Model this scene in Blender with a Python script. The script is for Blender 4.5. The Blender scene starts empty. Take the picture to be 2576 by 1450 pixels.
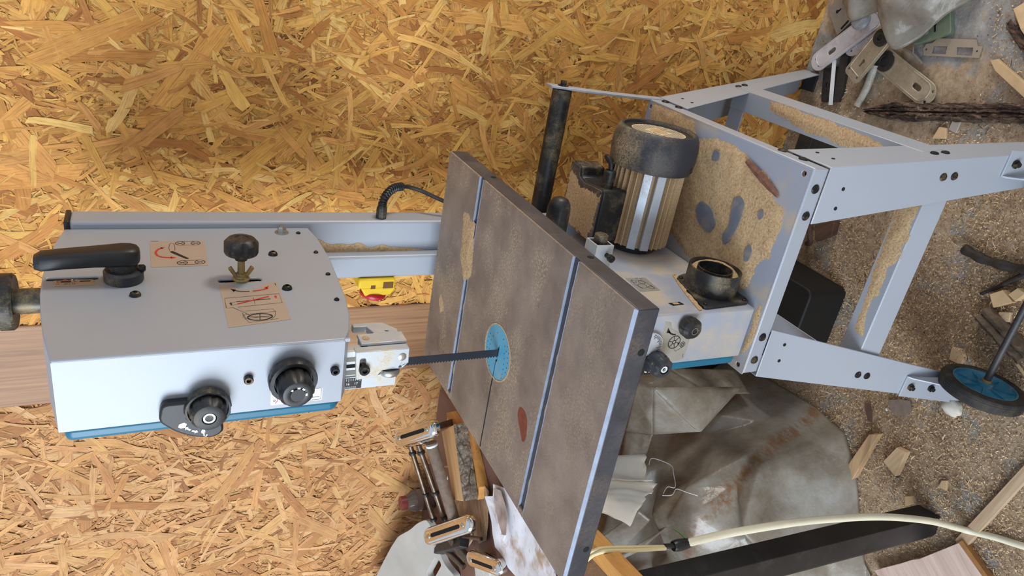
import bpy, bmesh, math, random
from math import pi, sin, cos, radians, hypot, atan2, sqrt
from mathutils import Vector, Matrix, noise
from mathutils.geometry import delaunay_2d_cdt

S = bpy.context.scene
COL = S.collection
RNG = random.Random(7)
V = Vector

# ------------------------------------------------------------------ colour
def lin(c):
    return tuple((x / 12.92 if x <= .04045 else ((x + .055) / 1.055) ** 2.4) for x in c)
def rgb(r, g, b):
    return lin((r / 255, g / 255, b / 255)) + (1.0,)

# ------------------------------------------------------------------ materials
class NB:
    """tiny node builder"""
    def __init__(s, name):
        s.m = bpy.data.materials.new(name); s.m.use_nodes = True
        s.nt = s.m.node_tree; s.nt.nodes.clear()
        s.out = s.n('ShaderNodeOutputMaterial')
        s._pos = None
    def n(s, t, **kw):
        nd = s.nt.nodes.new(t)
        for k, v in kw.items(): setattr(nd, k, v)
        return nd
    def link(s, a, b): s.nt.links.new(a, b)
    def inp(s, nd, key, val):
        if val is None: return
        sock = nd.inputs[key]
        if isinstance(val, bpy.types.NodeSocket): s.link(val, sock)
        else: sock.default_value = val
    def pos(s):
        if s._pos is None: s._pos = s.n('ShaderNodeNewGeometry')
        return s._pos.outputs['Position']
    def normal(s):
        s.pos(); return s._pos.outputs['Normal']
    def mapping(s, vec, scale=(1, 1, 1), rot=(0, 0, 0), loc=(0, 0, 0)):
        nd = s.n('ShaderNodeMapping'); s.link(vec, nd.inputs['Vector'])
        nd.inputs['Scale'].default_value = scale; nd.inputs['Rotation'].default_value = rot
        nd.inputs['Location'].default_value = loc
        return nd.outputs[0]
    def noise(s, scale, detail=4, rough=.6, vec=None, dist=0.0):
        nd = s.n('ShaderNodeTexNoise'); s.link(vec or s.pos(), nd.inputs['Vector'])
        nd.inputs['Scale'].default_value = scale; nd.inputs['Detail'].default_value = detail
        nd.inputs['Roughness'].default_value = rough; nd.inputs['Distortion'].default_value = dist
        return nd.outputs['Fac']
    def voro(s, scale, vec=None, feature='F1', out='Distance'):
        nd = s.n('ShaderNodeTexVoronoi'); nd.feature = feature
        s.link(vec or s.pos(), nd.inputs['Vector']); nd.inputs['Scale'].default_value = scale
        return nd.outputs[out]
    def ramp(s, fac, stops):
        nd = s.n('ShaderNodeValToRGB'); s.link(fac, nd.inputs[0])
        e = nd.color_ramp.elements
        while len(e) > 1: e.remove(e[-1])
        for i, (p, c) in enumerate(stops):
            x = e[0] if i == 0 else e.new(p)
            x.position = p; x.color = c
        return nd.outputs[0]
    def step(s, fac, a, b):
        nd = s.n('ShaderNodeMapRange'); nd.interpolation_type = 'SMOOTHSTEP'
        s.link(fac, nd.inputs[0]); nd.inputs[1].default_value = a; nd.inputs[2].default_value = b
        return nd.outputs[0]
    def math(s, op, a, b=None):
        nd = s.n('ShaderNodeMath', operation=op); s.inp(nd, 0, a); s.inp(nd, 1, b)
        return nd.outputs[0]
    def mix(s, fac, a, b, mode='MIX'):
        nd = s.n('ShaderNodeMix', data_type='RGBA'); nd.blend_type = mode
        s.inp(nd, 0, fac); s.inp(nd, 6, a); s.inp(nd, 7, b)
        return nd.outputs[2]
    def bump(s, h, strength=.3, dist=.002):
        nd = s.n('ShaderNodeBump'); s.link(h, nd.inputs['Height'])
        nd.inputs['Strength'].default_value = strength; nd.inputs['Distance'].default_value = dist
        return nd.outputs[0]
    def bsdf(s, col, rough=.5, metal=0.0, normal=None, **kw):
        nd = s.n('ShaderNodeBsdfPrincipled')
        s.inp(nd, 'Base Color', col); s.inp(nd, 'Roughness', rough); s.inp(nd, 'Metallic', metal)
        if normal is not None: s.link(normal, nd.inputs['Normal'])
        for k, v in kw.items(): s.inp(nd, k, v)
        return nd.outputs[0]
    def done(s, sh):
        s.link(sh, s.out.inputs[0]); return s.m

DUST = rgb(205, 172, 128)
DUST2 = rgb(222, 196, 155)

def paint(name, col, rough=.45, metal=0.0, var=.06, vscale=6, grain=0.0, gscale=900,
          dust=0.0, dthr=.55, dsoft=.12, dscale=14, dcol=DUST, up=False, spec=None):
    """painted / moulded surface with optional settled sawdust"""
    b = NB(name)
    f = b.noise(vscale, 5)
    dark = tuple(c * (1 - var * 2) for c in col[:3]) + (1,); lite = tuple(min(1, c * (1 + var)) for c in col[:3]) + (1,)
    c = b.ramp(f, [(.3, dark), (.7, lite)])
    nrm = None; h = None
    if grain: h = b.noise(gscale, 2)
    r = rough
    if dust:
        n = b.noise(dscale, 8, .65)
        m = b.step(n, dthr - dsoft, dthr + dsoft)
        g = b.noise(420, 3, .7)
        m = b.math('MULTIPLY', m, b.step(g, .25, .68))
        m = b.math('MULTIPLY', m, dust)
        if up:
            sx = b.n('ShaderNodeSeparateXYZ'); b.link(b.normal(), sx.inputs[0])
            m = b.math('MULTIPLY', m, b.step(sx.outputs[2], -.1, .75))
        dc = b.ramp(b.noise(700, 2), [(.3, tuple(x * .75 for x in dcol[:3]) + (1,)), (.7, dcol)])
        c = b.mix(m, c, dc)
        r = b.math('ADD', b.math('MULTIPLY', m, .9 - rough), rough)
    if h is not None: nrm = b.bump(h, grain, .0006)
    kw = {}
    if spec is not None: kw['Specular IOR Level'] = spec
    return b.done(b.bsdf(c, r, metal, nrm, **kw))

def wood(name, c1, c2, rot=(0, 0, 0), scale=(3, 60, 60), rough=.6, knots=.0, dark=None):
    """straight grain along local x of the rotated position"""
    b = NB(name)
    v = b.mapping(b.pos(), (1, 1, 1), rot)
    v = b.mapping(v, scale)
    f = b.noise(1.0, 6, .6, v, .6)
    stops = [(.28, c1), (.72, c2)]
    c = b.ramp(f, stops)
    g = b.noise(2.6, 4, .7, v)
    c = b.mix(b.math('MULTIPLY', b.step(g, .52, .75), .45), c, dark or tuple(x * .5 for x in c1[:3]) + (1,))
    return b.done(b.bsdf(c, rough, 0, b.bump(f, .25, .001)))

def attr_mat(name, rough=.7, grain=True, gs=(9, 420), tint=None, edge=.35):
    """colour from the mesh attribute 'tone', grain along the UV"""
    b = NB(name)
    a = b.n('ShaderNodeAttribute'); a.attribute_name = 'tone'
    c = a.outputs['Color']
    uv = b.n('ShaderNodeUVMap').outputs[0]
    nrm = None
    if grain:
        v = b.mapping(uv, (gs[0] * 2, gs[1], 1))
        f = b.noise(1.0, 6, .72, v, .35)
        c = b.mix(1.0, c, b.ramp(f, [(.32, (.55, .47, .40, 1)), (.47, (.93, .91, .88, 1)), (.66, (1.12, 1.12, 1.10, 1))]), 'MULTIPLY')
        v2 = b.mapping(uv, (30, 900, 1))
        f2 = b.noise(1.0, 3, .6, v2)
        c = b.mix(b.math('MULTIPLY', b.step(f2, .57, .70), .6), c, (.20, .10, .035, 1))
        blot = b.noise(26, 4, .6)
        c = b.mix(1.0, c, b.ramp(blot, [(.3, (.86, .82, .78, 1)), (.6, (1.04, 1.04, 1.04, 1))]), 'MULTIPLY')
        nrm = b.bump(f, .5, .0012)
    if tint: c = b.mix(1.0, c, tint, 'MULTIPLY')
    return b.done(b.bsdf(c, rough, 0, nrm, **{'Specular IOR Level': .3}))

# ------------------------------------------------------------------ mesh building
def bmnew(): return bmesh.new()

def box(bm, x, y, z, rot=None, about=None):
    vs = [bm.verts.new((a, b, c)) for a in x for b in y for c in z]
    q = [(0, 1, 3, 2), (4, 6, 7, 5), (0, 4, 5, 1), (2, 3, 7, 6), (0, 2, 6, 4), (1, 5, 7, 3)]
    for f in q: bm.faces.new([vs[i] for i in f])
    if rot is not None:
        m = rot; c = V(about) if about is not None else V(((x[0] + x[1]) / 2, (y[0] + y[1]) / 2, (z[0] + z[1]) / 2))
        for v in vs: v.co = c + m @ (v.co - c)
    return vs

def hexa(bm, lo, hi):
    """solid between two quads (4 pts each, same order)"""
    vs = [bm.verts.new(p) for p in list(lo) + list(hi)]
    n = len(lo)
    bm.faces.new(vs[:n][::-1]); bm.faces.new(vs[n:])
    for i in range(n):
        j = (i + 1) % n
        bm.faces.new((vs[i], vs[j], vs[n + j], vs[n + i]))
    return vs

def frame(axis):
    a = V(axis).normalized()
    t = V((0, 0, 1)) if abs(a.z) < .9 else V((0, 1, 0))
    u = a.cross(t).normalized(); w = a.cross(u).normalized()
    return a, u, w

def lathe(bm, o, axis, prof, n=32, mod=None, cap0=True, cap1=True):
    """prof: (radius, height) along axis; mod(theta, i) scales the radius"""
    a, u, w = frame(axis); o = V(o); rings = []
    for i, (r, h) in enumerate(prof):
        ring = []
        for k in range(n):
            th = 2 * pi * k / n
            rr = r * (mod(th, i) if mod else 1)
            ring.append(bm.verts.new(o + a * h + (u * cos(th) + w * sin(th)) * rr))
        rings.append(ring)
    for i in range(len(rings) - 1):
        for k in range(n):
            j = (k + 1) % n
            bm.faces.new((rings[i][k], rings[i][j], rings[i + 1][j], rings[i + 1][k]))
    if cap0: bm.faces.new(rings[0][::-1])
    if cap1: bm.faces.new(rings[-1])
    return rings

def ringsolid(bm, o, axis, ro, ri, h0, h1, n=32):
    lathe(bm, o, axis, [(ri, h0), (ro, h0), (ro, h1), (ri, h1), (ri, h0)], n, None, False, False)

def cyl(bm, p0, p1, r, r2=None, n=20):
    p0 = V(p0); p1 = V(p1); d = p1 - p0
    lathe(bm, p0, d, [(r, 0), (r if r2 is None else r2, d.length)], n)

def smooth_path(pts, k=6):
    pts = [V(p) for p in pts]
    if len(pts) < 3: return pts
    out = []
    for i in range(len(pts) - 1):
        p0 = pts[max(i - 1, 0)]; p1 = pts[i]; p2 = pts[i + 1]; p3 = pts[min(i + 2, len(pts) - 1)]
        for j in range(k):
            t = j / k
            out.append(.5 * ((2 * p1) + (p2 - p0) * t + (2 * p0 - 5 * p1 + 4 * p2 - p3) * t * t + (3 * p1 - p0 - 3 * p2 + p3) * t ** 3))
    out.append(pts[-1]); return out

def tube(bm, pts, r, n=10, smooth=True, k=6, rad=None, flat=1.0, cap=True):
    P = smooth_path(pts, k) if smooth else [V(p) for p in pts]
    rings = []; up = None
    for i, p in enumerate(P):
        t = (P[min(i + 1, len(P) - 1)] - P[max(i - 1, 0)]).normalized()
        if up is None:
            up = frame(t)[1]
        up = (up - t * up.dot(t)).normalized(); w = t.cross(up)
        rr = rad(i / (len(P) - 1)) if rad else r
        if not isinstance(rr, (int, float)): rr = rr[0]
        rings.append([bm.verts.new(p + up * cos(2 * pi * q / n) * rr + w * sin(2 * pi * q / n) * rr * flat) for q in range(n)])
    for i in range(len(rings) - 1):
        for q in range(n):
            j = (q + 1) % n
            bm.faces.new((rings[i][q], rings[i][j], rings[i + 1][j], rings[i + 1][q]))
    if cap:
        bm.faces.new(rings[0][::-1]); bm.faces.new(rings[-1])

def prism(bm, outer, f, w0, w1, holes=()):
    """flat plate with holes: 2-D outline mapped by f(u,v,w), from w0 to w1"""
    loops = [list(outer)] + [list(h) for h in holes]
    flat = [p for l in loops for p in l]
    A = [bm.verts.new(f(p[0], p[1], w0)) for p in flat]
    B = [bm.verts.new(f(p[0], p[1], w1)) for p in flat]
    if len(loops) == 1:
        bm.faces.new(A[::-1]); bm.faces.new(B)
    else:
        es = []; k = 0
        for l in loops:
            m = len(l); es += [(k + i, k + (i + 1) % m) for i in range(m)]; k += m
        cv, _, cf, ov, _, _ = delaunay_2d_cdt([V((p[0], p[1])) for p in flat], es, [], 0, 1e-7)
        def inpoly(x, y, l):
            c = False; q = l[-1]
            for p in l:
                if (p[1] > y) != (q[1] > y) and x < (q[0] - p[0]) * (y - p[1]) / (q[1] - p[1]) + p[0]: c = not c
                q = p
            return c
        va = [A[o_[0]] if o_ else bm.verts.new(f(p.x, p.y, w0)) for p, o_ in zip(cv, ov)]
        vb = [B[o_[0]] if o_ else bm.verts.new(f(p.x, p.y, w1)) for p, o_ in zip(cv, ov)]
        for t in cf:
            cx = sum(cv[i].x for i in t) / len(t); cy = sum(cv[i].y for i in t) / len(t)
            if not inpoly(cx, cy, loops[0]) or any(inpoly(cx, cy, h) for h in loops[1:]): continue
            try:
                bm.faces.new([va[i] for i in t][::-1]); bm.faces.new([vb[i] for i in t])
            except ValueError: pass
    k = 0
    for l in loops:
        m = len(l)
        for i in range(m):
            j = (i + 1) % m
            bm.faces.new((A[k + i], A[k + j], B[k + j], B[k + i]))
        k += m

def circ(c, r, n=20, ry=None, a0=0.0):
    ry = r if ry is None else ry
    return [(c[0] + r * cos(a0 + 2 * pi * i / n), c[1] + ry * sin(a0 + 2 * pi * i / n)) for i in range(n)]

def stadium(p, q, r, n=8):
    """rounded slot from p to q"""
    a = atan2(q[1] - p[1], q[0] - p[0]); out = []
    for i in range(n + 1): 
        t = a - pi / 2 + pi * i / n; out.append((q[0] + r * cos(t), q[1] + r * sin(t)))
    for i in range(n + 1):
        t = a + pi / 2 + pi * i / n; out.append((p[0] + r * cos(t), p[1] + r * sin(t)))
    return out

def rrect(x0, x1, y0, y1, r, n=5):
    out = []
    for cx, cy, a in ((x1 - r, y1 - r, 0), (x0 + r, y1 - r, pi / 2), (x0 + r, y0 + r, pi), (x1 - r, y0 + r, 3 * pi / 2)):
        for i in range(n + 1):
            t = a + pi / 2 * i / n; out.append((cx + r * cos(t), cy + r * sin(t)))
    return out

def rounded(poly, r, n=4):
    """round the corners of a polygon"""
    out = []; m = len(poly)
    for i in range(m):
        p = V(poly[i]).to_2d() if len(poly[i]) == 2 else V(poly[i])
        a = V(poly[i - 1]); b = V(poly[(i + 1) % m])
        da = (a - p); db = (b - p)
        k = min(r, da.length * .45, db.length * .45)
        s = p + da.normalized() * k; e = p + db.normalized() * k
        for j in range(n + 1):
            t = j / n; out.append(tuple((s * (1 - t) ** 2 + p * 2 * t * (1 - t) + e * t * t)))
    return out

def ribbon(bm, pts, f, w, lift, h=.0002, closed=False):
    """a printed line: thin raised strip following 2-D points on a surface f(u,v,w)"""
    P = [V(p) for p in pts]; n = len(P); L = []; R = []
    for i in range(n):
        a = P[i - 1] if (i or closed) else P[i]; b = P[(i + 1) % n] if (i < n - 1 or closed) else P[i]
        t = (b - a).normalized(); m = V((-t.y, t.x))
        L.append(P[i] + m * w / 2); R.append(P[i] - m * w / 2)
    A = [bm.verts.new(f(p.x, p.y, lift)) for p in L]; B = [bm.verts.new(f(p.x, p.y, lift)) for p in R]
    for i in range(n if closed else n - 1):
        j = (i + 1) % n
        bm.faces.new((A[i], A[j], B[j], B[i]))

def patch(bm, poly, f, lift):
    bm.faces.new([bm.verts.new(f(p[0], p[1], lift)) for p in poly])

# ------------------------------------------------------------------ objects
WL = {}
def mesh_of(name, bm, mat, smooth=35, fixn=True):
    if fixn: bmesh.ops.recalc_face_normals(bm, faces=bm.faces)
    me = bpy.data.meshes.new(name); bm.to_mesh(me); bm.free()
    for m in (mat if isinstance(mat, (list, tuple)) else [mat]): me.materials.append(m)
    if smooth:
        me.polygons.foreach_set('use_smooth', [True] * len(me.polygons))
        me.set_sharp_from_angle(angle=radians(smooth))
    return me

def wloc(o):
    p = V(o.location)
    while o.parent: o = o.parent; p = p + V(o.location)
    return p

def obj(name, bm, mat, parent=None, bevel=0, seg=2, smooth=35, label=None, fixn=True):
    """link a mesh built in room coordinates as a part of parent"""
    me = mesh_of(name, bm, mat, smooth, fixn)
    o = bpy.data.objects.new(name, me); COL.objects.link(o)
    if parent is not None:
        o.parent = parent; o.location = -wloc(parent)
    if bevel:
        b = o.modifiers.new('Bevel', 'BEVEL'); b.width = bevel; b.segments = seg; b.limit_method = 'ANGLE'; b.angle_limit = radians(40)
    if label: o['label'] = label
    return o

def tag(o, label, cat, group=None, kind=None):
    o['label'] = label; o['category'] = cat
    if group: o['group'] = group
    if kind: o['kind'] = kind
    return o

def thing(name, label, cat, loc, group=None):
    o = bpy.data.objects.new(name, None); COL.objects.link(o)
    o.location = loc; o.empty_display_size = .05
    return tag(o, label, cat, group)

def single(name, bm, mat, label, cat, group=None, bevel=0, seg=2, smooth=35, kind=None, fixn=True):
    """a thing that is one mesh; its origin goes to the middle of its base"""
    o = obj(name, bm, mat, None, bevel, seg, smooth, fixn=fixn)
    vs = o.data.vertices
    lo = [min(v.co[i] for v in vs) for i in range(3)]; hi = [max(v.co[i] for v in vs) for i in range(3)]
    c = V(((lo[0] + hi[0]) / 2, (lo[1] + hi[1]) / 2, lo[2]))
    o.data.transform(Matrix.Translation(-c)); o.location = c
    return tag(o, label, cat, group, kind)

def struct(name, bm, mat, **kw):
    o = obj(name, bm, mat, None, **kw); o['kind'] = 'structure'; return o

def text_bm(s, size, f):
    """letters as a flat mesh mapped by f(u,v,w)"""
    cu = bpy.data.curves.new('letters', 'FONT'); cu.body = s; cu.size = size; cu.align_x = 'CENTER'; cu.align_y = 'CENTER'
    o = bpy.data.objects.new('letters', cu); COL.objects.link(o)
    me = bpy.data.meshes.new_from_object(o.evaluated_get(bpy.context.evaluated_depsgraph_get()))
    pts = [(v.co.x, v.co.y) for v in me.vertices]; fs = [list(p.vertices) for p in me.polygons]
    bpy.data.objects.remove(o); bpy.data.curves.remove(cu); bpy.data.meshes.remove(me)
    def put(bm, lift):
        vs = [bm.verts.new(f(u, v, lift)) for u, v in pts]
        for q in fs:
            try: bm.faces.new([vs[i] for i in q])
            except ValueError: pass
    return put

def knob_mod(lobes, depth, rows):
    def m(th, i):
        if i not in rows: return 1.0
        k = (th * lobes / (2 * pi)) % 1.0
        return 1.0 - depth if k < .22 else 1.0
    return m
# ================================================================== SETTING
def wally(x): return .57 + .03 * (x - .35)
WN = V((.03, -1, 0)).normalized(); WU = V((1, .03, 0)).normalized()
def wp(x, z, d=0.0):
    """point on the back wall at room x, height z, d in front of it"""
    return V((x, wally(x), z)) + WN * d

M_osb = attr_mat('oriented_strand_board', .62, tint=(.93, .885, .83, 1))
M_osbbase = paint('strand_board_core', rgb(150, 100, 52), .8)
M_trim = wood('oak_veneer_trim', rgb(132, 92, 62), rgb(180, 136, 96), (0, radians(90), 0), (2.6, 110, 110), .5)

def strands(bm, x0, x1, z0, z1, count, kind, rng, tone, uvl, lift0, lift1, pal):
    for _ in range(count):
        cx = rng.uniform(x0, x1); cz = rng.uniform(z0, z1)
        if kind == 'big':
            L = rng.uniform(.08, .175); W = rng.uniform(.012, .034)
        elif kind == 'mid':
            L = min(.17, max(.03, rng.lognormvariate(math.log(.052), .5))); W = L * rng.uniform(.08, .30)
        else:
            L = rng.uniform(.006, .026); W = L * rng.uniform(.10, .26)
        a = rng.gauss(pi / 2, .65) if rng.random() < .45 else rng.uniform(0, pi)
        n = 5 if kind != 'fine' else 2
        top = []; bot = []
        bend = rng.gauss(0, .05) * L
        tp = (rng.uniform(.55, 1), rng.uniform(.35, 1))
        for i in range(n + 1):
            t = i / n; u = (t - .5) * L
            w = W / 2 * (tp[0] + (tp[1] - tp[0]) * t)
            c = bend * (t - .5) ** 2 * 4
            if 0 < i < n: u += rng.uniform(-.06, .06) * L
            top.append((u, c + w * rng.uniform(.78, 1.08))); bot.append((u, c - w * rng.uniform(.78, 1.08)))
        sk0 = rng.uniform(-.9, .9) * W; sk1 = rng.uniform(-.9, .9) * W
        poly = bot[:]; poly[0] = (poly[0][0] - sk0, poly[0][1]); poly[-1] = (poly[-1][0] + sk1, poly[-1][1])
        if kind != 'fine':
            for q in range(rng.choice((0, 1, 2, 3))):
                t = (q + .5) / 3
                poly.append((L / 2 + rng.uniform(-.3, .55) * W, bot[-1][1] + (top[-1][1] - bot[-1][1]) * t))
        poly += top[::-1]
        if kind != 'fine':
            for q in range(rng.choice((0, 1, 2))):
                t = (q + .5) / 2
                poly.append((-L / 2 - rng.uniform(-.3, .55) * W, top[0][1] + (bot[0][1] - top[0][1]) * t))
        ca, sa = cos(a), sin(a)
        lift = rng.uniform(lift0, lift1); tu = rng.gauss(0, .005); tv = rng.gauss(0, .022)
        vs = []
        for u, v in poly:
            x = cx + u * ca - v * sa; z = cz + u * sa + v * ca
            x = min(max(x, x0 - .002), x1 + .002); z = max(z, z0)
            vs.append(bm.verts.new((x, -(lift + u * tu + v * tv), z)))
        try: f = bm.faces.new(vs)
        except ValueError: continue
        base = rng.choice(pal); k = rng.gauss(1.02, .075)
        if kind == 'fine': k *= rng.uniform(.66, 1.1)
        c = (base[0] * k, base[1] * k * rng.uniform(.97, 1.03), base[2] * k * rng.uniform(.93, 1.05), 1)
        off = (rng.uniform(0, 50), rng.uniform(0, 50))
        for lp, (u, v) in zip(f.loops, poly):
            lp[tone] = c; lp[uvl].uv = (u + off[0], v + off[1])

def osb_wall():
    rng = random.Random(21)
    bm = bmnew(); tone = bm.loops.layers.float_color.new('tone'); uvl = bm.loops.layers.uv.new('UVMap')
    P1 = [rgb(*c) for c in ((234, 184, 102), (228, 174, 94), (218, 162, 86), (240, 196, 116), (212, 154, 82), (232, 178, 98), (200, 142, 76), (238, 190, 108), (232, 180, 106), (222, 164, 94), (242, 202, 126), (228, 170, 100), (232, 178, 96), (184, 124, 66))]
    P2 = [rgb(*c) for c in ((216, 170, 117), (208, 158, 104), (198, 148, 97), (222, 181, 132), (190, 139, 91), (211, 163, 110), (176, 125, 82), (217, 173, 124), (206, 156, 108), (212, 166, 114))]
    for (x0, x1, pal) in ((-.258, 1.05, P1), (-1.75, -.418, P2)):
        ar = (x1 - x0) * 2.15
        # core of the sheet
        n0 = len(bm.faces)
        box(bm, (x0, x1), (0.0, .018), (0, 2.15))
        bm.faces.ensure_lookup_table()
        for f in bm.faces[n0:]:
            for lp in f.loops:
                lp[tone] = rgb(160, 112, 62); lp[uvl].uv = (lp.vert.co.x, lp.vert.co.z)
        strands(bm, x0, x1, 0, 2.15, int(ar * 900), 'big', rng, tone, uvl, .0004, .0022, pal)
        strands(bm, x0, x1, 0, 2.15, int(ar * 5600), 'mid', rng, tone, uvl, .0010, .0050, pal)
        strands(bm, x0, x1, 0, 2.15, int(ar * 12000), 'fine', rng, tone, uvl, .0012, .0046, pal)
        strands(bm, x0, x1, 0, 2.15, int(ar * 60), 'big', rng, tone, uvl, .0030, .0046, pal)
    o = struct('wall_back', bm, M_osb, smooth=0, fixn=False)
    o.matrix_world = Matrix.Translation((0, wally(0), 0)) @ Matrix.Rotation(math.atan(.03), 4, 'Z')
    return o
osb_wall()

bm = bmnew()
hexa(bm, [wp(-.418, 0, -.012), wp(-.256, 0, -.012), wp(-.256, 2.15, -.012), wp(-.418, 2.15, -.012)],
     [wp(-.418, 0, .0075), wp(-.256, 0, .0075), wp(-.256, 2.15, .0075), wp(-.418, 2.15, .0075)])
struct('trim_1', bm, M_trim, bevel=.002)
bm = bmnew()                                        # the dark joint beside the board
hexa(bm, [wp(-.2575, 0, -.02), wp(-.2525, 0, -.02), wp(-.2525, 2.15, -.02), wp(-.2575, 2.15, -.02)],
     [wp(-.2575, 0, .003), wp(-.2525, 0, .003), wp(-.2525, 2.15, .003), wp(-.2575, 2.15, .003)])
struct('trim_2', bm, paint('joint_shadow_gap', rgb(62, 44, 30), .9))

# ------------------------------------------------------------------ floor
def floor_mat():
    b = NB('sawdust_on_concrete')
    p = b.pos()
    conc = b.ramp(b.noise(34, 8, .7), [(.3, rgb(136, 131, 126)), (.55, rgb(176, 172, 167)), (.75, rgb(206, 203, 198))])
    saw = b.ramp(b.noise(60, 9, .75), [(.28, rgb(134, 110, 88)), (.46, rgb(184, 158, 130)), (.62, rgb(208, 184, 154)), (.8, rgb(230, 208, 176))])
    n1 = b.noise(6.5, 9, .66)
    sx = b.n('ShaderNodeSeparateXYZ'); b.link(p, sx.inputs[0])
    bare = b.math('MULTIPLY', b.math('MULTIPLY', b.step(sx.outputs[0], .36, .50), b.step(sx.outputs[1], .36, .24)), .16)
    m = b.step(b.math('SUBTRACT', n1, bare), .34, .52)
    fine = b.noise(240, 4, .7)
    m = b.math('MULTIPLY', b.math('ADD', m, b.math('MULTIPLY', b.math('SUBTRACT', fine, .5), 1.2)), 1.0)
    c = b.mix(b.step(m, .25, .75), conc, saw)
    # rusty brown stains and small dark crumbs
    st = b.step(b.noise(9, 6, .6, b.mapping(p, (1, 1, 1), (0, 0, 0), (4.1, 2.2, 0))), .58, .72)
    c = b.mix(b.math('MULTIPLY', st, .55), c, rgb(104, 66, 36))
    cr = b.voro(95); crm = b.step(cr, .16, .08)
    sel = b.step(b.noise(31, 2), .52, .60)
    c = b.mix(b.math('MULTIPLY', b.math('MULTIPLY', crm, sel), .85), c, rgb(46, 34, 28))
    h = b.math('ADD', b.noise(150, 6, .75), b.math('MULTIPLY', n1, 1.2))
    return b.done(b.bsdf(c, .9, 0, b.bump(h, .9, .006), **{'Specular IOR Level': .2}))
M_floor = floor_mat()
bm = bmnew()
box(bm, (-3.2, 2.6), (-3.4, .62), (-.06, 0))
struct('floor', bm, M_floor, smooth=0)

# wall and roof colours for an unseen shed shell; no mesh uses them
M_plain = paint('strand_board_shell', rgb(196, 150, 94), .8)
M_roof = paint('roof_boards', rgb(128, 104, 80), .9)

# ------------------------------------------------------------------ loose sawdust and shavings
M_shav = attr_mat('wood_shaving', .8, grain=False)
def dens(x, y):
    d = noise.noise(V((x * 5.2, y * 5.2, 1.7))) * .55 + noise.noise(V((x * 13, y * 13, 4.2))) * .35 + .45
    # deep drifts beside the near wheel and along the left of the stand
    for cx, cy, r, a in ((-.12, -.06, .16, .7), (-.33, .03, .13, .5), (-.36, -.10, .18, .6), (.0, -.10, .14, .55), (-.07, .18, .12, .7), (.33, .30, .16, -.15), (.46, .2, .2, -.35)):
        d += a * math.exp(-((x - cx) ** 2 + (y - cy) ** 2) / (r * r))
    return d
def shavings():
    rng = random.Random(5); bm = bmnew()
    tone = bm.loops.layers.float_color.new('tone'); uvl = bm.loops.layers.uv.new('UVMap')
    pal = [rgb(*c) for c in ((206, 176, 134), (190, 158, 118), (218, 190, 150), (172, 138, 100), (158, 124, 90), (210, 182, 144), (140, 108, 80), (200, 170, 130), (224, 200, 162), (112, 86, 64))]
    made = 0
    while made < 75000:
        x = rng.uniform(-.72, .58); y = rng.uniform(-.42, .55)
        d = dens(x, y)
        if rng.random() > d * .9: continue
        made += 1
        L = rng.uniform(.0014, .0046) if rng.random() < .965 else rng.uniform(.006, .014); W = L * rng.uniform(.22, .5) if L < .006 else rng.uniform(.0008, .0018)
        a = rng.uniform(0, 2 * pi); ca, sa = cos(a), sin(a); z = rng.uniform(.0008, .0035 + .006 * max(0, d - .6))
        tx, ty = rng.gauss(0, .35), rng.gauss(0, .25); cur = rng.uniform(-.3, .9)
        rows = []
        ns = 2 if L < .006 else 4
        for i in range(ns + 1):
            t = i / ns - .5; u = t * L
            hz = z + u * tx + (0.25 - t * t) * cur * L
            rows.append([(x + u * ca - s * W * sa, y + u * sa + s * W * ca, max(.0004, hz + s * W * ty)) for s in (-.5, .5)])
        c = rng.choice(pal); k = rng.uniform(.8, 1.12); c = (c[0] * k, c[1] * k, c[2] * k, 1)
        vs = [[bm.verts.new(p) for p in r] for r in rows]
        for i in range(ns):
            f = bm.faces.new((vs[i][0], vs[i + 1][0], vs[i + 1][1], vs[i][1]))
            for lp in f.loops: lp[tone] = c
    o = obj('wood_shavings', bm, M_shav, None, fixn=False)
    tag(o, 'pale sawdust and curled shavings strewn over the concrete floor', 'sawdust', kind='stuff')
shavings()
# ================================================================== BANDSAW
M_silver = paint('silver_hammer_paint', rgb(168, 174, 184), .42, .15, .02, 5, .12, 1400, dust=.55, dthr=.64, dsoft=.10, dscale=9, up=True)
M_silver2 = paint('silver_hammer_paint_dusty', rgb(164, 171, 186), .42, .15, .02, 5, .12, 1400, dust=.85, dthr=.535, dsoft=.10, dscale=8, dcol=rgb(222, 194, 140))
M_alu = paint('cast_light_alloy', rgb(196, 202, 208), .4, .35, .03, 9, .1, 900, dust=.8, dthr=.57, dsoft=.1, dscale=30, dcol=rgb(226, 200, 150))
M_teal = paint('teal_door_paint', rgb(24, 108, 138), .35, 0, .04, 9, .1, 1200)
M_blk = paint('black_plastic', rgb(30, 31, 34), .42, 0, .1, 20, .12, 900)
M_blkdust = paint('black_plastic_dusty', rgb(32, 33, 36), .45, 0, .1, 20, .12, 900, dust=.55, dthr=.60, dsoft=.14, dscale=24, dcol=rgb(184, 162, 118))
M_blkheavy = paint('black_plastic_caked', rgb(44, 47, 56), .5, 0, .1, 20, .12, 900, dust=.85, dthr=.52, dsoft=.20, dscale=11, dcol=rgb(204, 178, 134), up=True)
M_brass = paint('dusty_threaded_steel', rgb(150, 132, 92), .45, .6, .1, 60, .2, 900, dust=.7, dthr=.5, dsoft=.2, dscale=40, dcol=rgb(214, 182, 116))
M_steel = paint('zinc_steel', rgb(190, 188, 182), .3, .9, .05, 30)
M_blade = paint('blued_blade_steel', rgb(44, 48, 58), .35, .6, .08, 40)
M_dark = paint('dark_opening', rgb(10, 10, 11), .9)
M_bolt = paint('black_oxide_bolt', rgb(38, 38, 40), .35, .5, .1, 60, dust=.75, dthr=.60, dsoft=.1, dscale=60, dcol=rgb(200, 170, 112))
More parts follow.
